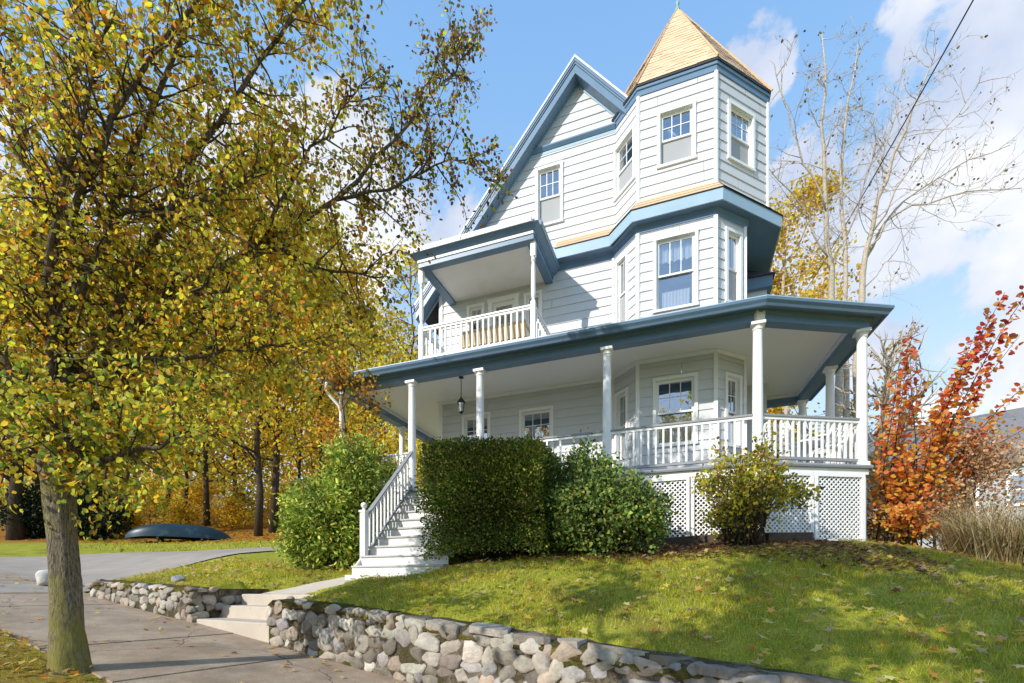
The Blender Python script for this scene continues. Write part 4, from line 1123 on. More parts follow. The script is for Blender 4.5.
    c3 = palette(n, W((GRN, 2.4), (OLV, 2.2), (LIME, 2.2), (YEL, 1.6), (ORG, .3)), rng)
    pick = rng.random((n, 1)); cc = np.clip(np.where(pick < right*.85, c2, np.where(pick > 1-low*.8, c3, c1)*1.4), 0, .88)
    leaves('crown', C, rng.uniform(.040, .068, n), cc, M['leaf'], o, rng, droop=.6, dirs=D*.5)
    print('street leaves', n)
street_tree()

# --- shrubs
def shrub(name, label, cat, base, blobs, nleaf, lsize, pal, seed, m='needle', shape=OVATE, shell=.35, stems=14, boxy=False, droop=-.1, clump=0, tilt=0, group=None, nup=None):
    rng = np.random.default_rng(seed)
    o = thing(name, label, cat, base, group)
    b = np.array(base, float); mb = MB()
    vol = np.array([x[3]*x[4]*x[5] for x in blobs])**.67; vol /= vol.sum()
    pick = rng.choice(len(blobs), nleaf, p=vol); B = np.array(blobs, float)
    if boxy:
        d = rng.uniform(-1, 1, (nleaf, 3)); ax = rng.integers(0, 3, nleaf); sg = np.sign(rng.normal(size=nleaf)); 
        ax = np.where((ax == 2) & (sg < 0), 1, ax)
        d[np.arange(nleaf), ax] = sg; 
        q = np.linalg.norm(d, axis=1, keepdims=True); d = d*(1-.05*np.maximum(q-1.25, 0))
    else: d = unit(rng.normal(size=(nleaf, 3)))
    rr_ = 1-shell*rng.random(nleaf)**1.7
    # lumpy outline
    fr = rng.normal(size=(7, 3))*3.2; ph = rng.random(7)*6.28
    lump = 1+(.03 if boxy else .10)*np.sin(d@fr.T+ph).sum(1)/1.6
    C = b+B[pick, :3]+d*B[pick, 3:6]*(rr_*lump)[:, None]
    C += rng.normal(size=C.shape)*lsize*.7
    if clump:
        i = rng.integers(0, nleaf, clump); j = rng.integers(0, clump, nleaf); f = rng.random(nleaf) < .8
        C = np.where(f[:, None], C[i][j]+rng.normal(size=C.shape)*lsize*1.35, C)
    nrm = d*.8
    C[:, 2] -= tilt*(C[:, 0]-b[0]+1.05)*np.clip((C[:, 2]-b[2])/2, 0, 1)
    keep = C[:, 2] > H(C[:, 0], C[:, 1])+.02
    C = C[keep]; nrm = nrm[keep]
    cols = palette(len(C), pal, rng)
    patch = np.sin(C@rng.normal(size=3)*4+1)+np.sin(C@rng.normal(size=3)*6)
    cols = np.clip(cols*1.22*(1+.17*patch)[:, None], .004, .9)
    for k in range(stems):
        e = C[rng.integers(0, len(C))]; s0 = b+np.array([rng.normal()*.12, rng.normal()*.10, -.05]); mid = (s0+e)/2+rng.normal(size=3)*.08
        mb.tube([s0, mid, e], [.022, .014, .005], 5)
        for _ in range(2):
            e2 = C[rng.integers(0, len(C))]
            if np.linalg.norm(e2-mid) < 1.2: mb.tube([mid, (mid+e2)/2+rng.normal(size=3)*.05, e2], [.010, .007, .003], 4)
    mb.build('stems', M['bark_dark'], o, smooth=True)
    leaves('foliage', C, lsize*rng.uniform(.7, 1.3, len(C)), cols, M[m], o, rng, shape=shape, droop=droop, dirs=nrm, nup=nup)
    return o
EG = [((.07, .11, .02), 3.4), ((.11, .155, .025), 3), ((.21, .25, .035), 2.2), ((.38, .38, .055), 1.3), ((.30, .21, .09), 1.0)]
zb_ = hz(-3.1, 7.9)
shrub('hedge', 'big clipped boxy evergreen hedge between the front steps and the porch corner', 'hedge', (-3.12, 7.95, zb_),
      [(0, 0, 1.02, 1.04, .82, 1.02), (-.1, 0, 1.42, 1.06, .80, .62), (0, 0, 1.0, .85, .6, .9)], 90000, .037, EG, 31, boxy=True, shell=.34, stems=90, droop=-.35, tilt=.10)
shrub('rhododendron', 'rounded green shrub beside the hedge, in front of the porch lattice', 'shrub', (-1.28, 7.9, hz(-1.28, 7.9)),
      [(0, 0, .70, .80, .65, .70), (-.25, .05, 1.25, .42, .4, .55), (.55, .0, .6, .48, .42, .45), (-.45, -.1, .65, .42, .4, .5)], 15000, .062,
      [((.085, .14, .035), 3), ((.13, .185, .04), 2.5), ((.21, .25, .045), 1.6), ((.28, .29, .06), .6)], 32, shape=OVATE, shell=.5, stems=30, clump=520, droop=-.2)
shrub('azalea_bush', 'loose yellowing bush against the lattice near the porch corner', 'shrub', (.96, 8.55, hz(.96, 8.55)),
      [(-.05, 0, 1.05, .52, .4, .5), (.0, 0, .6, .42, .38, .42), (-.40, .0, 1.5, .12, .14, .26), (.15, 0, 1.5, .15, .14, .22), (.68, .0, .75, .28, .22, .16), (-.32, -.1, .5, .34, .25, .3), (-.55, 0, 1.05, .24, .2, .22), (.42, 0, 1.15, .24, .2, .3)], 5600, .054,
      [((.38, .36, .04), 2), ((.56, .47, .05), 2.4), ((.20, .24, .03), 1.6), ((.36, .19, .06), .7), ((.16, .09, .04), .5)], 33, m='leaf', shell=.9, stems=40, clump=330, droop=-.3)
shrub('rhododendron', 'wide leafy rhododendron left of the front steps, tinged orange at the top', 'shrub', (-7.1, 8.45, hz(-7.1, 8.45)),
      [(0, 0, 1.0, 1.1, .9, 1.0), (.42, .25, 2.0, .68, .7, .85), (-.5, .1, .9, .75, .8, .8), (.35, .2, 1.3, .75, .7, .9)], 24000, .078,
      [((.19, .28, .045), 3), ((.31, .39, .06), 3), ((.46, .49, .08), 2), ((.09, .14, .025), 1.5), ((.50, .42, .06), .6)], 34, m='needle', shape=SLIM*1.3, shell=.5, stems=40, clump=1000, droop=-.05)
# bare-ish climbing shrub with rusty leaves in front of the left rhododendron's top
woods_tree('young_maple', 'small rusty leaved tree standing behind the left rhododendron', 'tree', tuple(at(345, 560, 11.2)), 4.4, .05, W((ORG, 3), (GOLD, 2), (BRN, 2), (OLV, 1.4)), 2600, .085, 35, spread=.30, first=.25, nlimb=14, fuzz=.22)

def red_shrub():
    rng = np.random.default_rng(41); base = at(905, 545, 8.9)
    o = thing('burning_bush', 'tall shrub with red and orange leaves right of the porch', 'shrub', base)
    mb = MB(); C = []; D = []; T = []
    ends = [(912, 335, 8.4), (880, 400, 8.8), (897, 372, 8.2), (947, 398, 8.0), (975, 335, 7.6), (1005, 292, 7.4), (1020, 335, 7.5), (1042, 270, 7.2), (1050, 365, 7.6), (1040, 420, 7.8), (1000, 418, 8.2), (962, 432, 8.0), (900, 450, 8.4), (938, 470, 8.1), (880, 470, 8.7), (890, 505, 8.2), (960, 490, 8.3), (915, 500, 8.0), (985, 380, 8.0), (922, 380, 8.9), (940, 520, 8.0), (895, 420, 9.2), (910, 350, 8.9), (990, 325, 7.7), (875, 520, 8.5)]
    for e in ends:
        P0_ = np.array(base)+np.array([rng.normal()*.22, rng.normal()*.15, -.05]); E = np.array(at(*e)); up = np.array([0, 0, 1.])
        L = np.linalg.norm(E-P0_); c1 = P0_+(E-P0_)*.35+up*L*.14+rng.normal(size=3)*.05; c2 = P0_+(E-P0_)*.7+up*L*.10
        Q = [P0_, (P0_+c1)/2, c1, (c1+c2)/2, c2, E]; mb.tube(Q, polyrad(Q, .016, .003), 5)
        n = int(L*48)
        for k in range(n):
            t = .16+.84*(k/n)**.9; p, d, _ = along(Q, min(t, .999)); sd = rng.normal(size=3); sd -= d*sd.dot(d)
            sd = unit(sd); off = rng.uniform(.01, .075 if t > .5 else .22)
            if off > .10: mb.tube([p, p+sd*off], [.003, .002], 3)
            C.append(p+sd*off); D.append(sd+d*.2); T.append(p[2])
    mb.build('stems', M['bark_dark'], o, smooth=True)
    C = np.array(C); D = np.array(D); n = len(C); top = sstep(2.2, 4.4, C[:, 2])[:, None]*.97
    hi = palette(n, [((.62, .09, .06), 3), ((.76, .18, .07), 2), ((.80, .33, .09), 2), ((.42, .05, .05), .6)], rng)
    lo = palette(n, [((.88, .38, .06), 3), ((.86, .26, .07), 3), ((.88, .56, .10), 2), ((.70, .14, .06), .6)], rng)
    cc = np.where(rng.random((n, 1)) < top*.9, hi, lo)
    leaves('foliage', C, rng.uniform(.065, .115, n), cc, M['leaf'], o, rng, droop=.35, dirs=D)
red_shrub()
woods_tree('low_shrub', 'low rusty shrub between the lattice corner and the red shrub', 'shrub', tuple(at(893, 546, 10.2)), 1.5, .03, W((ORG, 3), (BRN, 3), (GOLD, 1)), 3200, .07, 46, spread=.5, first=.04, nlimb=26, fuzz=.16)
woods_tree('low_shrub', 'low brown shrub in the shade behind the middle of the red shrub', 'shrub', tuple(at(935, 548, 10)), 1.4, .03, W((ORG, 2), (BRN, 3), (GOLD, 1)), 3200, .07, 47, spread=.5, first=.04, nlimb=26, fuzz=.16)
# dry shrub and straw grass at the right edge
woods_tree('dry_shrub', 'dry tan leaved shrub behind the red shrub', 'shrub', tuple(at(975, 545, 8.3)), 1.9, .03, [((.52, .34, .20), 3), ((.60, .45, .28), 2), ((.55, .24, .09), 1), ((.36, .22, .12), 1)], 5200, .055, 43, spread=.42, first=.08, nlimb=26, fuzz=.15)
def straw(label, base, n, hgt, rad, seed):
    rng = np.random.default_rng(seed); b = np.array(base)
    a = rng.random(n)*6.283; r = rad*np.sqrt(rng.random(n)); P = b+np.stack([r*np.cos(a), r*np.sin(a)*.8, np.zeros(n)], -1)
    P[:, 2] = H(P[:, 0], P[:, 1])-.02
    out = np.stack([np.cos(a), np.sin(a), np.zeros(n)], -1)*rng.uniform(.02, .7, n)[:, None]+rng.normal(size=(n, 3))*.25
    h = hgt*rng.uniform(.45, 1.1, n)[:, None]; up = np.array([0, 0, 1.])
    dr = rng.uniform(.35, 1, n)[:, None]; p1 = P+out*h*.35+up*h*.62; p2 = P+out*h*(1.5-.5*dr)+up*h*(.25+.72*dr)+rng.normal(size=(n, 3))*.05
    wv = unit(np.cross(out+rng.normal(size=(n, 3))*.3, up))*rng.uniform(.004, .008, n)[:, None]
    V = np.stack([P-wv, P+wv, p1+wv*.8, p1-wv*.8, p2+wv*.15, p2-wv*.15], 1).reshape(-1, 3); i = (np.arange(n)*6)[:, None]
    q = np.stack([np.hstack([i, i+1, i+2, i+3]), np.hstack([i+3, i+2, i+4, i+5])], 1).reshape(-1, 4)
    c = palette(n, [((.66, .52, .28), 3), ((.54, .40, .19), 2), ((.72, .62, .38), 2), ((.32, .22, .10), 2), ((.22, .22, .06), 1), ((.14, .10, .05), 1.5)], rng)
    o = fast_mesh('ornamental_grass', V, q, np.repeat(c, 6, 0), M['blade']); tag(o, label, 'grass clump', 'dry grass clumps'); return o
straw('dry straw coloured grass clump in front at the right picture edge', tuple(at(1015, 575, 7.2)), 3600, .85, .62, 44)
straw('dry straw coloured grass clump behind, next to the red shrub', tuple(at(980, 562, 8.0)), 1800, .8, .45, 45)

# --- background trees on the right
def bare_tree():
    rng = np.random.default_rng(51); base = at(850, 520, 16)
    o = thing('bare_tree', 'tall pale bare tree with several stems behind the porch', 'tree', (base[0], base[1], hz(base[0], base[1])))
    mb = MB(); C = []
    D0 = 16.0
    stems = [
        ([(846, 545, 16), (838, 420, 16), (835, 320, 16), (832, 270, 16), (826, 215, 15.8), (824, 150, 15.6), (826, 90, 15.5), (822, 35, 15.4)], .17, .02),
        ([(850, 545, 16), (846, 420, 16), (844, 320, 16), (845, 240, 16.2), (841, 170, 16.5), (848, 100, 16.6), (858, 45, 16.8)], .13, .02),
        ([(855, 545, 16), (858, 420, 16), (862, 300, 16), (866, 250, 16), (877, 200, 15.8), (893, 155, 15.6), (912, 110, 15.3), (933, 60, 15)], .15, .02),
        ([(866, 250, 16), (885, 222, 15.8), (912, 205, 15.5), (950, 196, 15.2), (985, 190, 15), (1022, 188, 14.8)], .06, .012),
        ([(864, 262, 16), (880, 230, 16.3), (905, 200, 16.6), (935, 180, 17), (968, 160, 17.2), (1010, 145, 17.4)], .065, .012),
        ([(832, 262, 16), (812, 232, 15.8), (797, 200, 15.6), (778, 180, 15.4), (766, 165, 15.2)], .05, .012),
        ([(827, 215, 15.8), (812, 175, 15.5), (797, 140, 15.3), (788, 110, 15.2), (776, 75, 15), (770, 60, 15)], .05, .012),
        ([(877, 200, 15.8), (880, 160, 16), (896, 115, 16.2), (905, 70, 16.3)], .05, .012),
        ([(870, 235, 16), (895, 190, 15.5), (925, 150, 15.2), (958, 115, 15), (980, 80, 14.8)], .05, .012),
        ([(845, 240, 16.2), (862, 190, 16.5), (876, 140, 16.8), (880, 90, 17)], .045, .012),
        ([(862, 290, 16), (885, 262, 15.6), (905, 262, 15.3), (920, 275, 15.1)], .03, .006),
    ]
    for pp, r0, r1 in stems:
        P = [np.array(at(*p)) for p in pp]; Q = [P[0]]
        for i in range(len(P)-1):
            for f in (.5, 1.): Q.append(P[i]*(1-f)+P[i+1]*f+(rng.normal(size=3)*.06 if f < 1 else 0))
        mb.tube(Q, polyrad(Q, r0*(.85 if r0 > .1 else .65), r1*.8), 7)
        Ln = sum(np.linalg.norm(Q[i+1]-Q[i]) for i in range(len(Q)-1))
        for k in range(int(Ln*2.2)):
            t = rng.uniform(.42 if r0 > .1 else .15, 1); p, d, _ = along(Q, min(t, .999)); sd = rng.normal(size=3); sd -= d*sd.dot(d)*.7
            L = rng.uniform(.9, 2.8)*(1.25-.85*t); bp, br = branch(rng, p, unit(sd)*.9+d*.5, L, .012, 6, .2, .05); mb.tube(bp, br, 4)
            for j in range(4):
                q, d2, _ = along(bp, rng.uniform(.2, 1)); sp, sr = branch(rng, q, d2+rng.normal(size=3)*.6, L*rng.uniform(.25, .55), .0055, 3, .22, .04); mb.tube(sp, sr, 3)
                for _ in range(2):
                    q3, d3, _ = along(sp, rng.uniform(.2, 1)); tp, tr_ = branch(rng, q3, d3+rng.normal(size=3)*.6, L*.2, .005, 2, .2, .02); mb.tube(tp, tr_, 3)
                if rng.random() < .30: C += [along(sp, 1.)[0]+rng.normal(size=3)*.05 for _ in range(2)]
    mb.build('branches', M['bark_pale'], o, smooth=True)
    C = np.array(C); leaves('leaves', C, rng.uniform(.06, .11, len(C)), palette(len(C), [((.35, .22, .05), 2), ((.18, .10, .04), 2), ((.5, .36, .05), 1)], rng), M['leaf'], o, rng)
bare_tree()
woods_tree('yellow_maple', 'golden leaved maple rising behind the turret', 'tree', (*at(786, 520, 22)[:2], hz(*at(786, 520, 22)[:2])), 16.5, .2, W((YEL, 3), (GOLD, 3), (((.6, .42, .08), 1), 2)), 9500, .16, 52, spread=.22, first=.42, nlimb=34, sub=4, fuzz=.35, bark='bark_pale')
woods_tree('yellow_maple', 'lower golden leaved maple seen through the porch railing', 'tree', (*at(782, 520, 27)[:2], hz(*at(782, 520, 27)[:2])), 8, .2, W((YEL, 4), (GOLD, 3)), 9000, .22, 53, spread=.36, first=.12, nlimb=30, fuzz=.5)
woods_tree('bare_tree', 'small twiggy tree with a leaning gnarled trunk beside the porch', 'tree', tuple(at(878, 540, 11.5)), 4.6, .17, W((GOLD, 2), (BRN, 2)), 260, .08, 54, spread=.38, first=.3, nlimb=34, sub=7, fuzz=.12, lean=(.03, 0), bark='bark_pale')
woods_tree('oak_tree', 'bluish leafless tree seen between the corner post and the far column', 'tree', (*at(855, 520, 34)[:2], hz(*at(855, 520, 34)[:2])), 11, .2, W((OLV, 2), (BRN, 2)), 1500, .2, 55, spread=.4, first=.2, nlimb=40, sub=6, fuzz=.3)

# --- woods on the left
wp = W((YEL, 4), (GOLD, .8), (LIME, 3), (OLV, 2), (GRN, .8), (BRN, .4)); wo = W((GOLD, 3), (ORG, .5), (YEL, 3.5), (BRN, .3)); wg = W((LIME, 3), (OLV, 2), (YEL, 3), (GRN, .8)); wy = W((YEL, 4), (GOLD, .6), (LIME, 2.6))
trees = [  # px, t, height, radius, palette, leaves, size, spread, first, label
    (16, 24, 15, .42, wg, 7000, .19, .30, .25, 'stout dark trunked tree at the left picture edge behind the street tree'),
    (130, 30, 17, .20, wp, 6500, .22, .26, .22, 'slender yellow leaved tree right of the dark evergreen'),
    (165, 37, 19, .22, wy, 6500, .26, .26, .18, 'bright yellow tree standing behind the upturned boat'),
    (207, 31, 18, .24, wp, 7000, .22, .26, .22, 'yellow tree rising just right of the upturned boat'),
    (258, 25, 17, .25, wo, 6500, .19, .24, .26, 'orange gold tree with a dark trunk left of the big rhododendron'),
    (273, 27, 19, .30, wp, 6500, .20, .24, .30, 'thick trunked tree touching the left side of the big rhododendron'),
    (320, 30, 18, .22, wy, 6000, .2, .22, .22, 'pale yellow tree behind the big rhododendron'),
    (362, 33, 17, .22, wo, 3600, .22, .22, .2, 'gold tree seen behind the left end of the porch roof'),
    (410, 36, 20, .22, wy, 2800, .2, .26, .4, 'thin yellow tree with bare top branches behind the balcony'),
    (345, 40, 23, .24, wy, 4200, .22, .24, .4, 'half bare tall tree behind the balcony roof'),
    (90, 42, 21, .26, wg, 7000, .28, .28, .15, 'greenish yellow tree deep in the woods behind the street tree'),
    (40, 36, 19, .26, wo, 6000, .25, .28, .15, 'orange tree deep in the woods at the far left'),
    (235, 44, 22, .26, wy, 6000, .28, .26, .15, 'tall bright yellow tree deepest in the woods'),
    (185, 48, 20, .22, wg, 5000, .3, .26, .12, 'olive tree deep in the woods between two trunks'),
    (300, 46, 21, .22, wp, 5000, .28, .26, .12, 'yellow green tree deep in the woods above the rhododendron'),
    (-40, 30, 18, .3, wp, 5000, .24, .3, .15, 'yellow tree at the extreme left, mostly outside the picture'),
    (385, 24, 9, .12, wy, 2600, .16, .3, .15, 'low yellow tree seen under the left porch roof'),
    (425, 22, 6, .1, wy, 2600, .14, .4, .05, 'small yellow tree seen behind the porch column by the steps'),
]
for i, (px, t, h, r, pal, nl, ls, sp, fi, lab) in enumerate(trees):
    p = at(px, 530, t)
    woods_tree('maple_tree', lab, 'tree', (p[0], p[1], hz(p[0], p[1])), h, r*.72, pal, int(nl*1.25), ls*1.12, 100+i, spread=sp*1.1, first=fi*.7, group='autumn trees in the woods', nlimb=30, fuzz=.6)
def far_wood():
    rng = np.random.default_rng(77); k = 900
    px = rng.uniform(-120, 470, k); t = rng.uniform(50, 85, k); X = (px-512)/480*t
    u = X*CA-t*SA; v = X*SA+t*CA; z = H(u, v); top = 12+7*np.abs(np.sin(px*.021))+3*np.sin(px*.063); c = np.stack([u, v, z+rng.uniform(0, 1, k)**1.2*top], -1)
    nl = 70000; i = rng.integers(0, k, nl); C = c[i]+rng.normal(size=(nl, 3))*.9
    o = leaves('distant_woods', C, .42*rng.uniform(.6, 1.3, nl), palette(nl, W((YEL, 2.5), (GOLD, 1.5), (LIME, 2), (OLV, 2), (ORG, .8)), rng)*1.4*(1+rng.normal(size=k)*.15)[i][:, None].clip(-.6, 1.5), M['leaf'], None, rng)
    tag(o, kind='stuff')
far_wood()
woods_tree('maple_tree', 'broad kerbside tree behind the photographer to the left, shading the lawn', 'tree', (-3.7, -2.5, -1.4), 9.0, .2, W((YEL, 2), (OLV, 3)), 4600, .17, 190, spread=.29, first=.45, group='autumn trees in the woods', nlimb=13, fuzz=.22)
woods_tree('maple_tree', 'second kerbside tree right behind the photographer, shading the lawn', 'tree', (-.3, -3.0, -1.7), 9.5, .2, W((YEL, 2), (OLV, 3)), 4200, .17, 191, spread=.34, first=.45, group='autumn trees in the woods', nlimb=13, fuzz=.22)
# understory
und = [(105, 29, 2.4, wp), (150, 30, 2.6, wy), (185, 27, 1.5, wo), (232, 29, 1.6, wo), (245, 32, 2.4, wp), (60, 32, 2.2, wo), (285, 31, 2.2, wo), (205, 36, 2.6, wo), (128, 26, 1.2, wo)]
ulab = ['yellow undergrowth bush right of the dark evergreen', 'taller bright yellow bush above the upturned boat', 'rusty low bush behind the right half of the boat', 'rusty bush between two dark trunks', 'yellow green bush behind the orange gold tree', 'orange bush behind the street tree trunk', 'rusty bush beside the rhododendron', 'distant rusty thicket between the trunks', 'small rusty bush at the left end of the boat']
for i, (px, t, h, pal) in enumerate(und):
    p = at(px, 530, t); woods_tree('undergrowth', ulab[i], 'bush', (p[0], p[1], hz(p[0], p[1])), h, .04, pal, 1600, .14, 200+i, spread=.55, first=.05, nlimb=18, group='bushes in the woods', fuzz=.25)
for i, (px, py, t, w, hgt, lab) in enumerate(((93, 541, 24, 1.1, 3.4, 'dark evergreen shrub right of the street tree trunk'), (33, 540, 25, 1.0, 3.0, 'dark evergreen shrub left of the street tree trunk'))):
    p = at(px, py, t)
    shrub('evergreen', lab, 'shrub', (p[0], p[1], hz(p[0], p[1])), [(0, 0, hgt*.45, w, w, hgt*.5), (0, 0, hgt*.3, w*1.2, w*1.2, hgt*.32)], 6000, .13, [((.012, .024, .010), 3), ((.02, .035, .014), 2)], 60+i, shell=.6, stems=8, droop=.2)
# canoe, upside down on a rack
def canoe():
    p = at(181, 540, 22.6); z0 = hz(p[0], p[1]); ang = .80
    o = thing('canoe', 'dark blue boat lying upside down at the edge of the woods', 'boat', (p[0], p[1], z0))
    X = np.array([math.cos(ang), math.sin(ang), 0]); Yv = np.array([-math.sin(ang), math.cos(ang), 0]); L = 4.2
    n = 26; m_ = 13; vs = []; fs = []
    for i in range(n+1):
        t = -1+2*i/n; wd = .62*(1-abs(t)**3)**.8+.01; keel = .84*(1-.5*abs(t)**3)+.0; gun = .16+.0*t
        for j in range(m_):
            a = math.pi*j/(m_-1); c, s = math.cos(a), math.sin(a)
            vs.append(np.array(p)*[1, 1, 0]+np.array([0, 0, z0])+X*(t*L/2)+Yv*(wd*np.sign(c)*abs(c)**.6)+np.array([0, 0, gun-.12*abs(t)**4+(keel-.2)*abs(s)**.75*(1 if wd > .05 else .7)]))
    for i in range(n):
        for j in range(m_-1): fs.append((i*m_+j, (i+1)*m_+j, (i+1)*m_+j+1, i*m_+j+1))
    mb = MB(); mb.add(vs, fs); mb.build('hull', M['canvas'], o, smooth=True)
    mb = MB()
    for sg in (0, m_-1): mb.tube([vs[i*m_+sg] for i in range(n+1)], [.025]*(n+1), 5)
    mb.build('gunwale', M['canvas'], o)
    for t in (-.8, .9):
        c = np.array(p)*[1, 1, 0]+np.array([0, 0, z0])+X*t
        mb = MB(); mb.beam(c-Yv*.6+[0, 0, .08], c+Yv*.6+[0, 0, .08], .09, .09); mb.beam(c-Yv*.5+[0, 0, -.1], c-Yv*.5+[0, 0, .1], .09, .09, (1, 0, 0)); mb.beam(c+Yv*.5+[0, 0, -.1], c+Yv*.5+[0, 0, .1], .09, .09, (1, 0, 0))
        mb.build('rack_trestle', M['timber'], o)
canoe()
# ------------------------------------------------------------------ other houses
def far_house(label, c, w, d, eave, ridge, rot, wall, roofm, wins):
    z = hz(c[0], c[1]); o = thing('house', label, 'house', (c[0], c[1], z))
    Rm = Matrix.Rotation(rot, 4, 'Z'); T = lambda x, y, zz: tuple(Vector((c[0], c[1], 0))+Rm@Vector((x, y, zz)))
    mb = MB(); mb.add([T(-w, -d, z-.5), T(w, -d, z-.5), T(w, d, z-.5), T(-w, d, z-.5), T(-w, -d, eave), T(w, -d, eave), T(w, d, eave), T(-w, d, eave), T(-w, 0, ridge-.1), T(w, 0, ridge-.1)],
        [(0, 1, 5, 4), (2, 3, 7, 6), (1, 2, 6, 9, 5), (3, 0, 4, 8, 7)]); mb.build('wall', wall, o)
    mb = MB(); e = .35; sl = (ridge-eave)/d
    for sg in (-1, 1):
        y = sg*(d+e); ze = eave-e*sl
        p = [T(-w-e, 0, ridge), T(w+e, 0, ridge), T(w+e, y, ze), T(-w-e, y, ze)]
        mb.hexa([(a, b, q-.12) for a, b, q in p]+p)
    rf = mb.build('roof', roofm, o)
    mb = MB(); mb.add([T(-w*.4, -.3, ridge-.4), T(-w*.4+.6, -.3, ridge-.4), T(-w*.4+.6, .3, ridge-.4), T(-w*.4, .3, ridge-.4), T(-w*.4, -.3, ridge+.9), T(-w*.4+.6, -.3, ridge+.9), T(-w*.4+.6, .3, ridge+.9), T(-w*.4, .3, ridge+.9)], [(0, 1, 5, 4), (1, 2, 6, 5), (2, 3, 7, 6), (3, 0, 4, 7), (4, 5, 6, 7)])
    if w > 6: mb.build('chimney', M['kerb'], rf)
    for x0, x1, z0_, z1_ in wins:
        F = Frame(T(x0, -d, 0)[:2], T(x1, -d, 0)[:2]); mb = MB(); L = F.L; t = .1
        mb.loc(F, 0, t, 0, .06, z0_, z1_); mb.loc(F, L-t, L, 0, .06, z0_, z1_); mb.loc(F, t, L-t, 0, .06, z1_-t, z1_); mb.loc(F, t, L-t, 0, .07, z0_, z0_+t); mb.loc(F, t, L-t, .012, .05, (z0_+z1_)/2-.03, (z0_+z1_)/2+.03); mb.loc(F, L/2-.02, L/2+.02, .012, .045, z0_+t, z1_-t)
        wn = mb.build('window', M['white'], o); mb = MB(); mb.loc(F, t, L-t, .005, .011, z0_+t, z1_-t); mb.build('pane', M['glass'], wn)
        mb = MB(); mb.loc(F, t, L-t, .001, .004, z0_+t, z1_-t); mb.build('dark_backing', M['dim_backing'], wn)  # dark panel standing in for the unlit room
c = at(985, 520, 21)
far_house('neighbouring grey house with a broad shingled roof behind the red shrub', (c[0], c[1]), 7.4, 4.5, 4.9, 7.7, -.40, M['tan_siding'], M['grey_roof'], [(-1.6, -.3, 3.0, 4.2), (.4, 1.7, 3.0, 4.2), (-4.6, -3.3, 3.0, 4.2)])
c = at(197, 520, 66)
far_house('pale house glimpsed far off through the woods', (c[0], c[1]), 2.8, 2.5, hz(c[0], c[1])+2.7, hz(c[0], c[1])+4.2, .8, M['white'], M['grey_roof'], [(-1.8, -.8, hz(c[0], c[1])+1.0, hz(c[0], c[1])+2.2), (.6, 1.6, hz(c[0], c[1])+1.0, hz(c[0], c[1])+2.2)])
# power line
mb = MB(); A = np.array(at(1012, -70, 9)); B = np.array(at(797, 305, 24)); pts = []
for i in range(25):
    t = i/24; pts.append(A*(1-t)+B*t+np.array([0, 0, -.5*4*t*(1-t)*.35]))
mb.tube(pts, [.017]*25, 5); tag(mb.build('power_line', M['black_metal']), 'single dark overhead wire crossing the clouds at upper right', 'cable')

# ------------------------------------------------------------------ lawn, fallen leaves
def in_path(x, y):
    t, d = path_tb(x, y); s = -.984*x+.176*y; w = .176*x+.984*y
    return (d < .03) | ((w > 4.1) & (s > GAP[0]-.3) & (s < GAP[1]+.3) & (w < 5.45))
def drive_mask(x, y):
    nx_ = np.interp(y, [4, 7.3, 9.4, 11.2, 14, 19], [-12.6, -13.2, -12.1, -10.9, -9.9, -9.5]); fx = np.interp(y, [4, 9.7, 12.2, 14, 16, 19], [-23, -21.6, -18.1, -14.7, -12.9, -12.5]); return (x < nx_) & (x > fx)
def grass(name, n, ulo, uhi, vlo, vhi, cond, hgt, wid, seed, pal):
    rng = np.random.default_rng(seed); x = rng.uniform(ulo, uhi, n); y = rng.uniform(vlo, vhi, n)
    t = -SA*x+CA*y; keep = cond(x, y) & (rng.random(n) < .72+.5*np.sin(x*2.3+1.7*np.sin(y*1.9))*np.sin(y*2.9+x)) & (rng.random(n) < np.clip(16/np.maximum(t, 1)**1.4, .05, 1)); x, y = x[keep], y[keep]; t = t[keep]; n = len(x)
    z = H(x, y)-.005; a = rng.random(n)*6.283; k = np.clip(t/5, .8, 3.5)
    h = hgt*rng.uniform(.5, 1.3, n)*(1+.35*np.sin(x*1.9+1)*np.sin(y*2.3)); ln = rng.normal(size=(n, 2))*.45*h[:, None]
    wv = np.stack([np.cos(a), np.sin(a)], -1)*(wid*k)[:, None]
    P = np.stack([x, y], -1)
    V = np.stack([np.column_stack([P-wv, z]), np.column_stack([P+wv, z]), np.column_stack([P+ln, z+h])], 1).reshape(-1, 3)
    c = palette(n, pal, rng); dry = (np.sin(x*1.3+2)*np.sin(y*1.7)+np.sin(x*3.1-y*2.2)*.6)
    c = c*(1+.12*dry)[:, None]; c[:, 0] *= 1+.22*np.clip(dry, 0, 1)
    i = np.arange(n*3).reshape(-1, 3)
    o = fast_mesh(name, V, i, np.repeat(np.clip(c, .005, .8), 3, 0), M['blade'], nper=3); tag(o, kind='stuff'); print(name, n); return o
GP = [((.42, .46, .035), 3), ((.55, .55, .05), 3), ((.68, .60, .09), 2), ((.19, .25, .03), 2), ((.68, .54, .24), 1.2)]
wv_ = lambda x, y: .176*x+.984*y
def bedm(x, y): return (y > 8.0+.25*np.sin(x*2.1)+np.clip(x-.3, 0, 3)*.45) & (x > -3.9) & (x < 2.5)
def stairm(x, y): return (x > -5.95) & (x < -3.8) & (y > 6.75)
def porchm(x, y): return (y > 9.1) & (x < 1.3) | (y > 9.2+(x-1.2)*.5) & (x < 3.2) & (x > 1.2)
def chk(x, y): return (wv_(x, y) > 4.47+.08*np.sin(x*7)) & ~in_path(x, y) & ~bedm(x, y) & ~stairm(x, y) & ~porchm(x, y) & ~drive_mask(x, y) & (-.984*x+.176*y < 13)
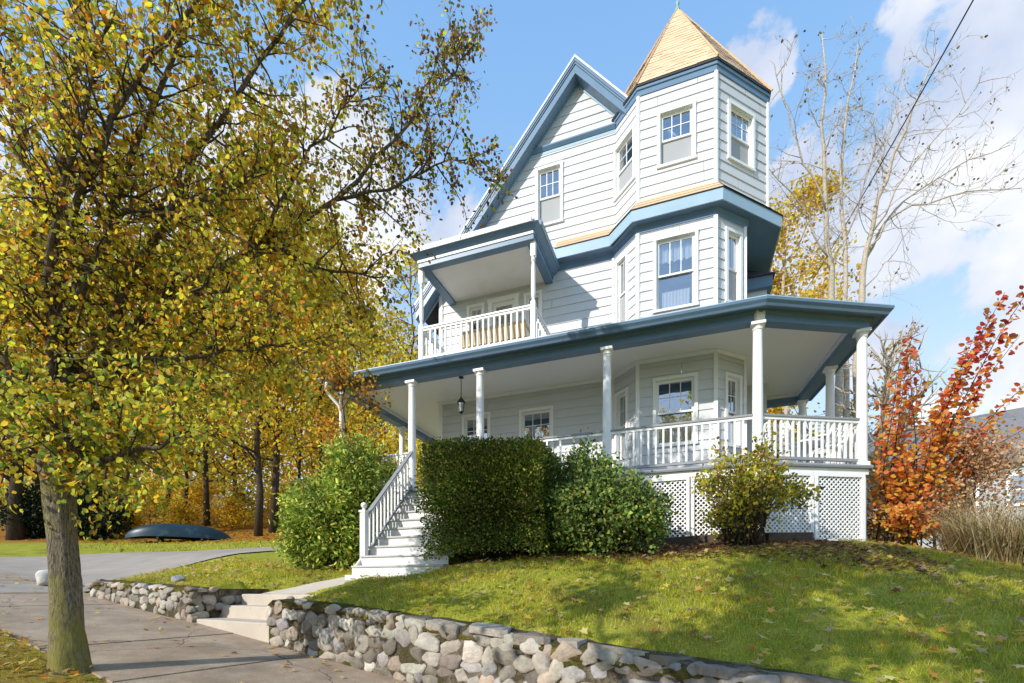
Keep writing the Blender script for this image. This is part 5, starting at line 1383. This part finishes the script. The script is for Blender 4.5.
grass('grass', 620000, -13, 9, 3.0, 13.0, chk, .06, .0036, 70, GP)
grass('grass', 60000, -24, -7, 12.0, 24.0, lambda x, y: ~drive_mask(x, y) & (-SA*x+CA*y < 22), .07, .006, 71, GP)
grass('grass', 14000, -10, -2, 1.0, 4.6, lambda x, y: (wv_(x, y) < 2.02) & (wv_(x, y) > .65), .045, .0035, 72, GP)
LOBE = []
for k in range(10):
    a = math.pi*2*k/10-math.pi/2; r = (1, .52)[k % 2]*(1.1 if k in (4, 6) else 1); LOBE.append((r*math.cos(a)*.5, r*math.sin(a)*.5))
def litter(name, n, ulo, uhi, vlo, vhi, cond, smin, smax, pal, seed, lift=.02):
    rng = np.random.default_rng(seed); x = rng.uniform(ulo, uhi, n); y = rng.uniform(vlo, vhi, n); k = cond(x, y); x, y = x[k], y[k]; n = len(x)
    z = H(x, y)+lift+rng.uniform(0, .015, n); a = rng.random(n)*6.283; s = rng.uniform(smin, smax, n)
    nx_ = rng.normal(size=n)*.3; ny_ = rng.normal(size=n)*.3; cu = rng.uniform(-.25, .5, n)
    L = np.array(LOBE); ca, sa = np.cos(a)[:, None], np.sin(a)[:, None]
    X = s[:, None]*(L[None, :, 0]*ca-L[None, :, 1]*sa); Y = s[:, None]*(L[None, :, 0]*sa+L[None, :, 1]*ca)
    Z = X*nx_[:, None]+Y*ny_[:, None]+cu[:, None]*(L[None, :, 0]**2)*s[:, None]*2
    V = np.concatenate([np.stack([X+x[:, None], Y+y[:, None], Z+z[:, None]], -1), np.stack([x, y, z], -1)[:, None, :]], 1).reshape(-1, 3)
    b = (np.arange(n)*11)[:, None]; q = np.concatenate([np.stack([b[:, 0]+i, b[:, 0]+(i+1) % 10, b[:, 0]+10], -1)[:, None, :] for i in range(10)], 1).reshape(-1, 3)
    o = fast_mesh(name, V, q, np.repeat(palette(n, pal, rng), 11, 0), M['leaf'], nper=3); tag(o, kind='stuff'); return o
LP = [((.82, .60, .26), 3), ((.72, .44, .12), 2), ((.85, .64, .09), 2.4), ((.36, .21, .10), 2), ((.74, .34, .06), 1.2), ((.66, .50, .27), 2)]
litter('fallen_leaves', 6500, -13, 7, 3.2, 10.5, chk, .045, .115, LP, 80, .055)
litter('fallen_leaves', 4200, -3.9, 3.2, 7.2, 9.2, lambda x, y: (y > 7.45+.3*np.sin(x*2.1)+.25*np.sin(x*17+y*13)) & ~porchm(x, y) & (x > -3.85), .05, .10, [((.24, .12, .06), 3), ((.34, .19, .10), 2), ((.15, .07, .04), 2), ((.50, .33, .15), 1.5)], 81, .04)
litter('fallen_leaves', 700, -16, 0, 2.2, 7, lambda x, y: (wv_(x, y) > 2.1) & (wv_(x, y) < 4.15) & ((wv_(x, y) > 3.6) | (np.sin(x*7+y*3) > .2)), .05, .10, LP, 82, .03)
litter('fallen_leaves', 1900, -10, -2, .9, 4.4, lambda x, y: (wv_(x, y) < 2.06) & (wv_(x, y) > .65), .06, .12, [((.55, .34, .06), 3), ((.50, .22, .05), 2), ((.45, .33, .16), 2), ((.28, .15, .07), 2), ((.75, .55, .10), 2)], 83, .055)
litter('fallen_leaves', 9000, -34, -6, 14, 36, lambda x, y: (-SA*x+CA*y > 21.3), .10, .2, W((ORG, 3), (GOLD, 3), (BRN, 2), (YEL, 1)), 84, .03)
litter('fallen_leaves', 260, 2.8, 7, 8.6, 11, lambda x, y: y > 9, .05, .1, LP, 85, .03)

# ------------------------------------------------------------------ sun, sky, camera
SUN = Vector((.57, 1.0, -.64)).normalized()      # direction light travels
sl = bpy.data.lights.new('sun', 'SUN'); sl.energy = 3.5; sl.angle = R(.53); sl.color = (1, .94, .84)
so = bpy.data.objects.new('sun', sl); COL.objects.link(so); so.rotation_euler = SUN.to_track_quat('-Z', 'Y').to_euler(); so.location = (-10, -20, 15)
elev = math.asin(-SUN.z); azi = math.atan2(-SUN.x, -SUN.y)
wd = bpy.data.worlds.new('World'); sc.world = wd; wd.use_nodes = True; n = wd.node_tree; n.nodes.clear()
out = n.nodes.new('ShaderNodeOutputWorld'); bg = n.nodes.new('ShaderNodeBackground'); bg.inputs[1].default_value = .13
sky = n.nodes.new('ShaderNodeTexSky'); sky.sky_type = 'NISHITA'; sky.sun_disc = False; sky.sun_elevation = elev; sky.sun_rotation = azi
sky.air_density = 1.0; sky.dust_density = .6; sky.ozone_density = 2.0
n.links.new(sky.outputs[0], bg.inputs[0])
tc = n.nodes.new('ShaderNodeTexCoord'); gen = tc.outputs['Generated']
def skyblob(px, py, rout, rin):
    d = at(px, py, 1).normalized(); v = n.nodes.new('ShaderNodeVectorMath'); v.operation = 'DOT_PRODUCT'; n.links.new(gen, v.inputs[0]); v.inputs[1].default_value = d
    m = n.nodes.new('ShaderNodeMapRange'); m.interpolation_type = 'SMOOTHSTEP'; n.links.new(v.outputs['Value'], m.inputs[0]); m.inputs[1].default_value = math.cos(R(rout)); m.inputs[2].default_value = math.cos(R(rin)); return m.outputs[0]
def vmath(op, a, b):
    m = n.nodes.new('ShaderNodeMath'); m.operation = op
    for k, x in ((0, a), (1, b)):
        if hasattr(x, 'default_value'): n.links.new(x, m.inputs[k])
        else: m.inputs[k].default_value = x
    return m.outputs[0]
sx = n.nodes.new('ShaderNodeSeparateXYZ'); n.links.new(gen, sx.inputs[0])
vr = n.nodes.new('ShaderNodeValToRGB'); n.links.new(sx.outputs[2], vr.inputs[0]); el = vr.color_ramp.elements
el[0].position = 0; el[0].color = (.62, .76, .88, 1); el[1].position = .85; el[1].color = (.17, .36, .69, 1)
for p_, c_ in ((.35, (.46, .62, .84, 1)), (.55, (.30, .50, .78, 1)), (.70, (.22, .42, .72, 1))):
    q_ = el.new(p_); q_.color = c_
bgv = n.nodes.new('ShaderNodeBackground'); n.links.new(vr.outputs[0], bgv.inputs[0]); bgv.inputs[1].default_value = 1.12
mv = n.nodes.new('ShaderNodeMixShader'); mv.inputs[0].default_value = .75; n.links.new(bg.outputs[0], mv.inputs[1]); n.links.new(bgv.outputs[0], mv.inputs[2])
field = None
for b in ((1030, 40, 13, 1), (980, 130, 11, 1), (905, 165, 9, 1), (850, 205, 8, 1), (805, 215, 6.5, .5), (1010, 190, 9, 1), (790, 260, 8, .5), (757, 62, 4.0, .2), (890, 230, 7, 1), (1010, 375, 9, 1), (960, 390, 8, .5), (880, 350, 6, .5), (1100, 120, 18, 4), (445, 215, 7, .5), (330, 190, 11, 1), (200, 260, 14, 2), (60, 260, 14, 2), (300, 340, 14, 2)):
    s_ = skyblob(*b); field = s_ if field is None else vmath('MAXIMUM', field, s_)
nz = n.nodes.new('ShaderNodeTexNoise'); nz.inputs['Scale'].default_value = 8.5; nz.inputs['Detail'].default_value = 10; nz.inputs['Roughness'].default_value = .6; nz.inputs['Distortion'].default_value = .25; n.links.new(gen, nz.inputs['Vector'])
f = vmath('ADD', field, vmath('MULTIPLY', vmath('SUBTRACT', nz.outputs[0], .5), 2.9))
mr = n.nodes.new('ShaderNodeMapRange'); mr.interpolation_type = 'SMOOTHSTEP'; n.links.new(f, mr.inputs[0]); mr.inputs[1].default_value = .50; mr.inputs[2].default_value = .82
nz2 = n.nodes.new('ShaderNodeTexNoise'); nz2.inputs['Scale'].default_value = 4.2; nz2.inputs['Detail'].default_value = 7; n.links.new(gen, nz2.inputs['Vector'])
cc = n.nodes.new('ShaderNodeValToRGB'); n.links.new(nz2.outputs[0], cc.inputs[0]); cc.color_ramp.elements[0].position = .42; cc.color_ramp.elements[0].color = (.56, .63, .79, 1); cc.color_ramp.elements[1].position = .66; cc.color_ramp.elements[1].color = (.98, .98, 1.0, 1)
bg2 = n.nodes.new('ShaderNodeBackground'); bg2.inputs[1].default_value = .84; n.links.new(cc.outputs[0], bg2.inputs[0])
mx = n.nodes.new('ShaderNodeMixShader'); n.links.new(vmath('MULTIPLY', mr.outputs[0], .94), mx.inputs[0]); n.links.new(mv.outputs[0], mx.inputs[1]); n.links.new(bg2.outputs[0], mx.inputs[2]); n.links.new(mx.outputs[0], out.inputs[0])

cam = bpy.data.cameras.new('camera'); co = bpy.data.objects.new('camera', cam); COL.objects.link(co); sc.camera = co
cam.sensor_width = 36; cam.lens = 36*480/1024; cam.shift_y = (590-341.5)/1024; cam.clip_start = .05; cam.clip_end = 1000
co.location = (0, 0, 0); co.rotation_euler = (R(90), 0, R(YAW))
sc.view_settings.view_transform = 'Standard'; sc.view_settings.look = 'None'; sc.view_settings.exposure = .45; sc.view_settings.gamma = 1
sc.view_settings.use_curve_mapping = False
sc.cycles.max_bounces = 9; sc.cycles.diffuse_bounces = 6; sc.cycles.transparent_max_bounces = 12; sc.cycles.use_denoising = True
sc.cycles.caustics_reflective = False; sc.cycles.caustics_refractive = False
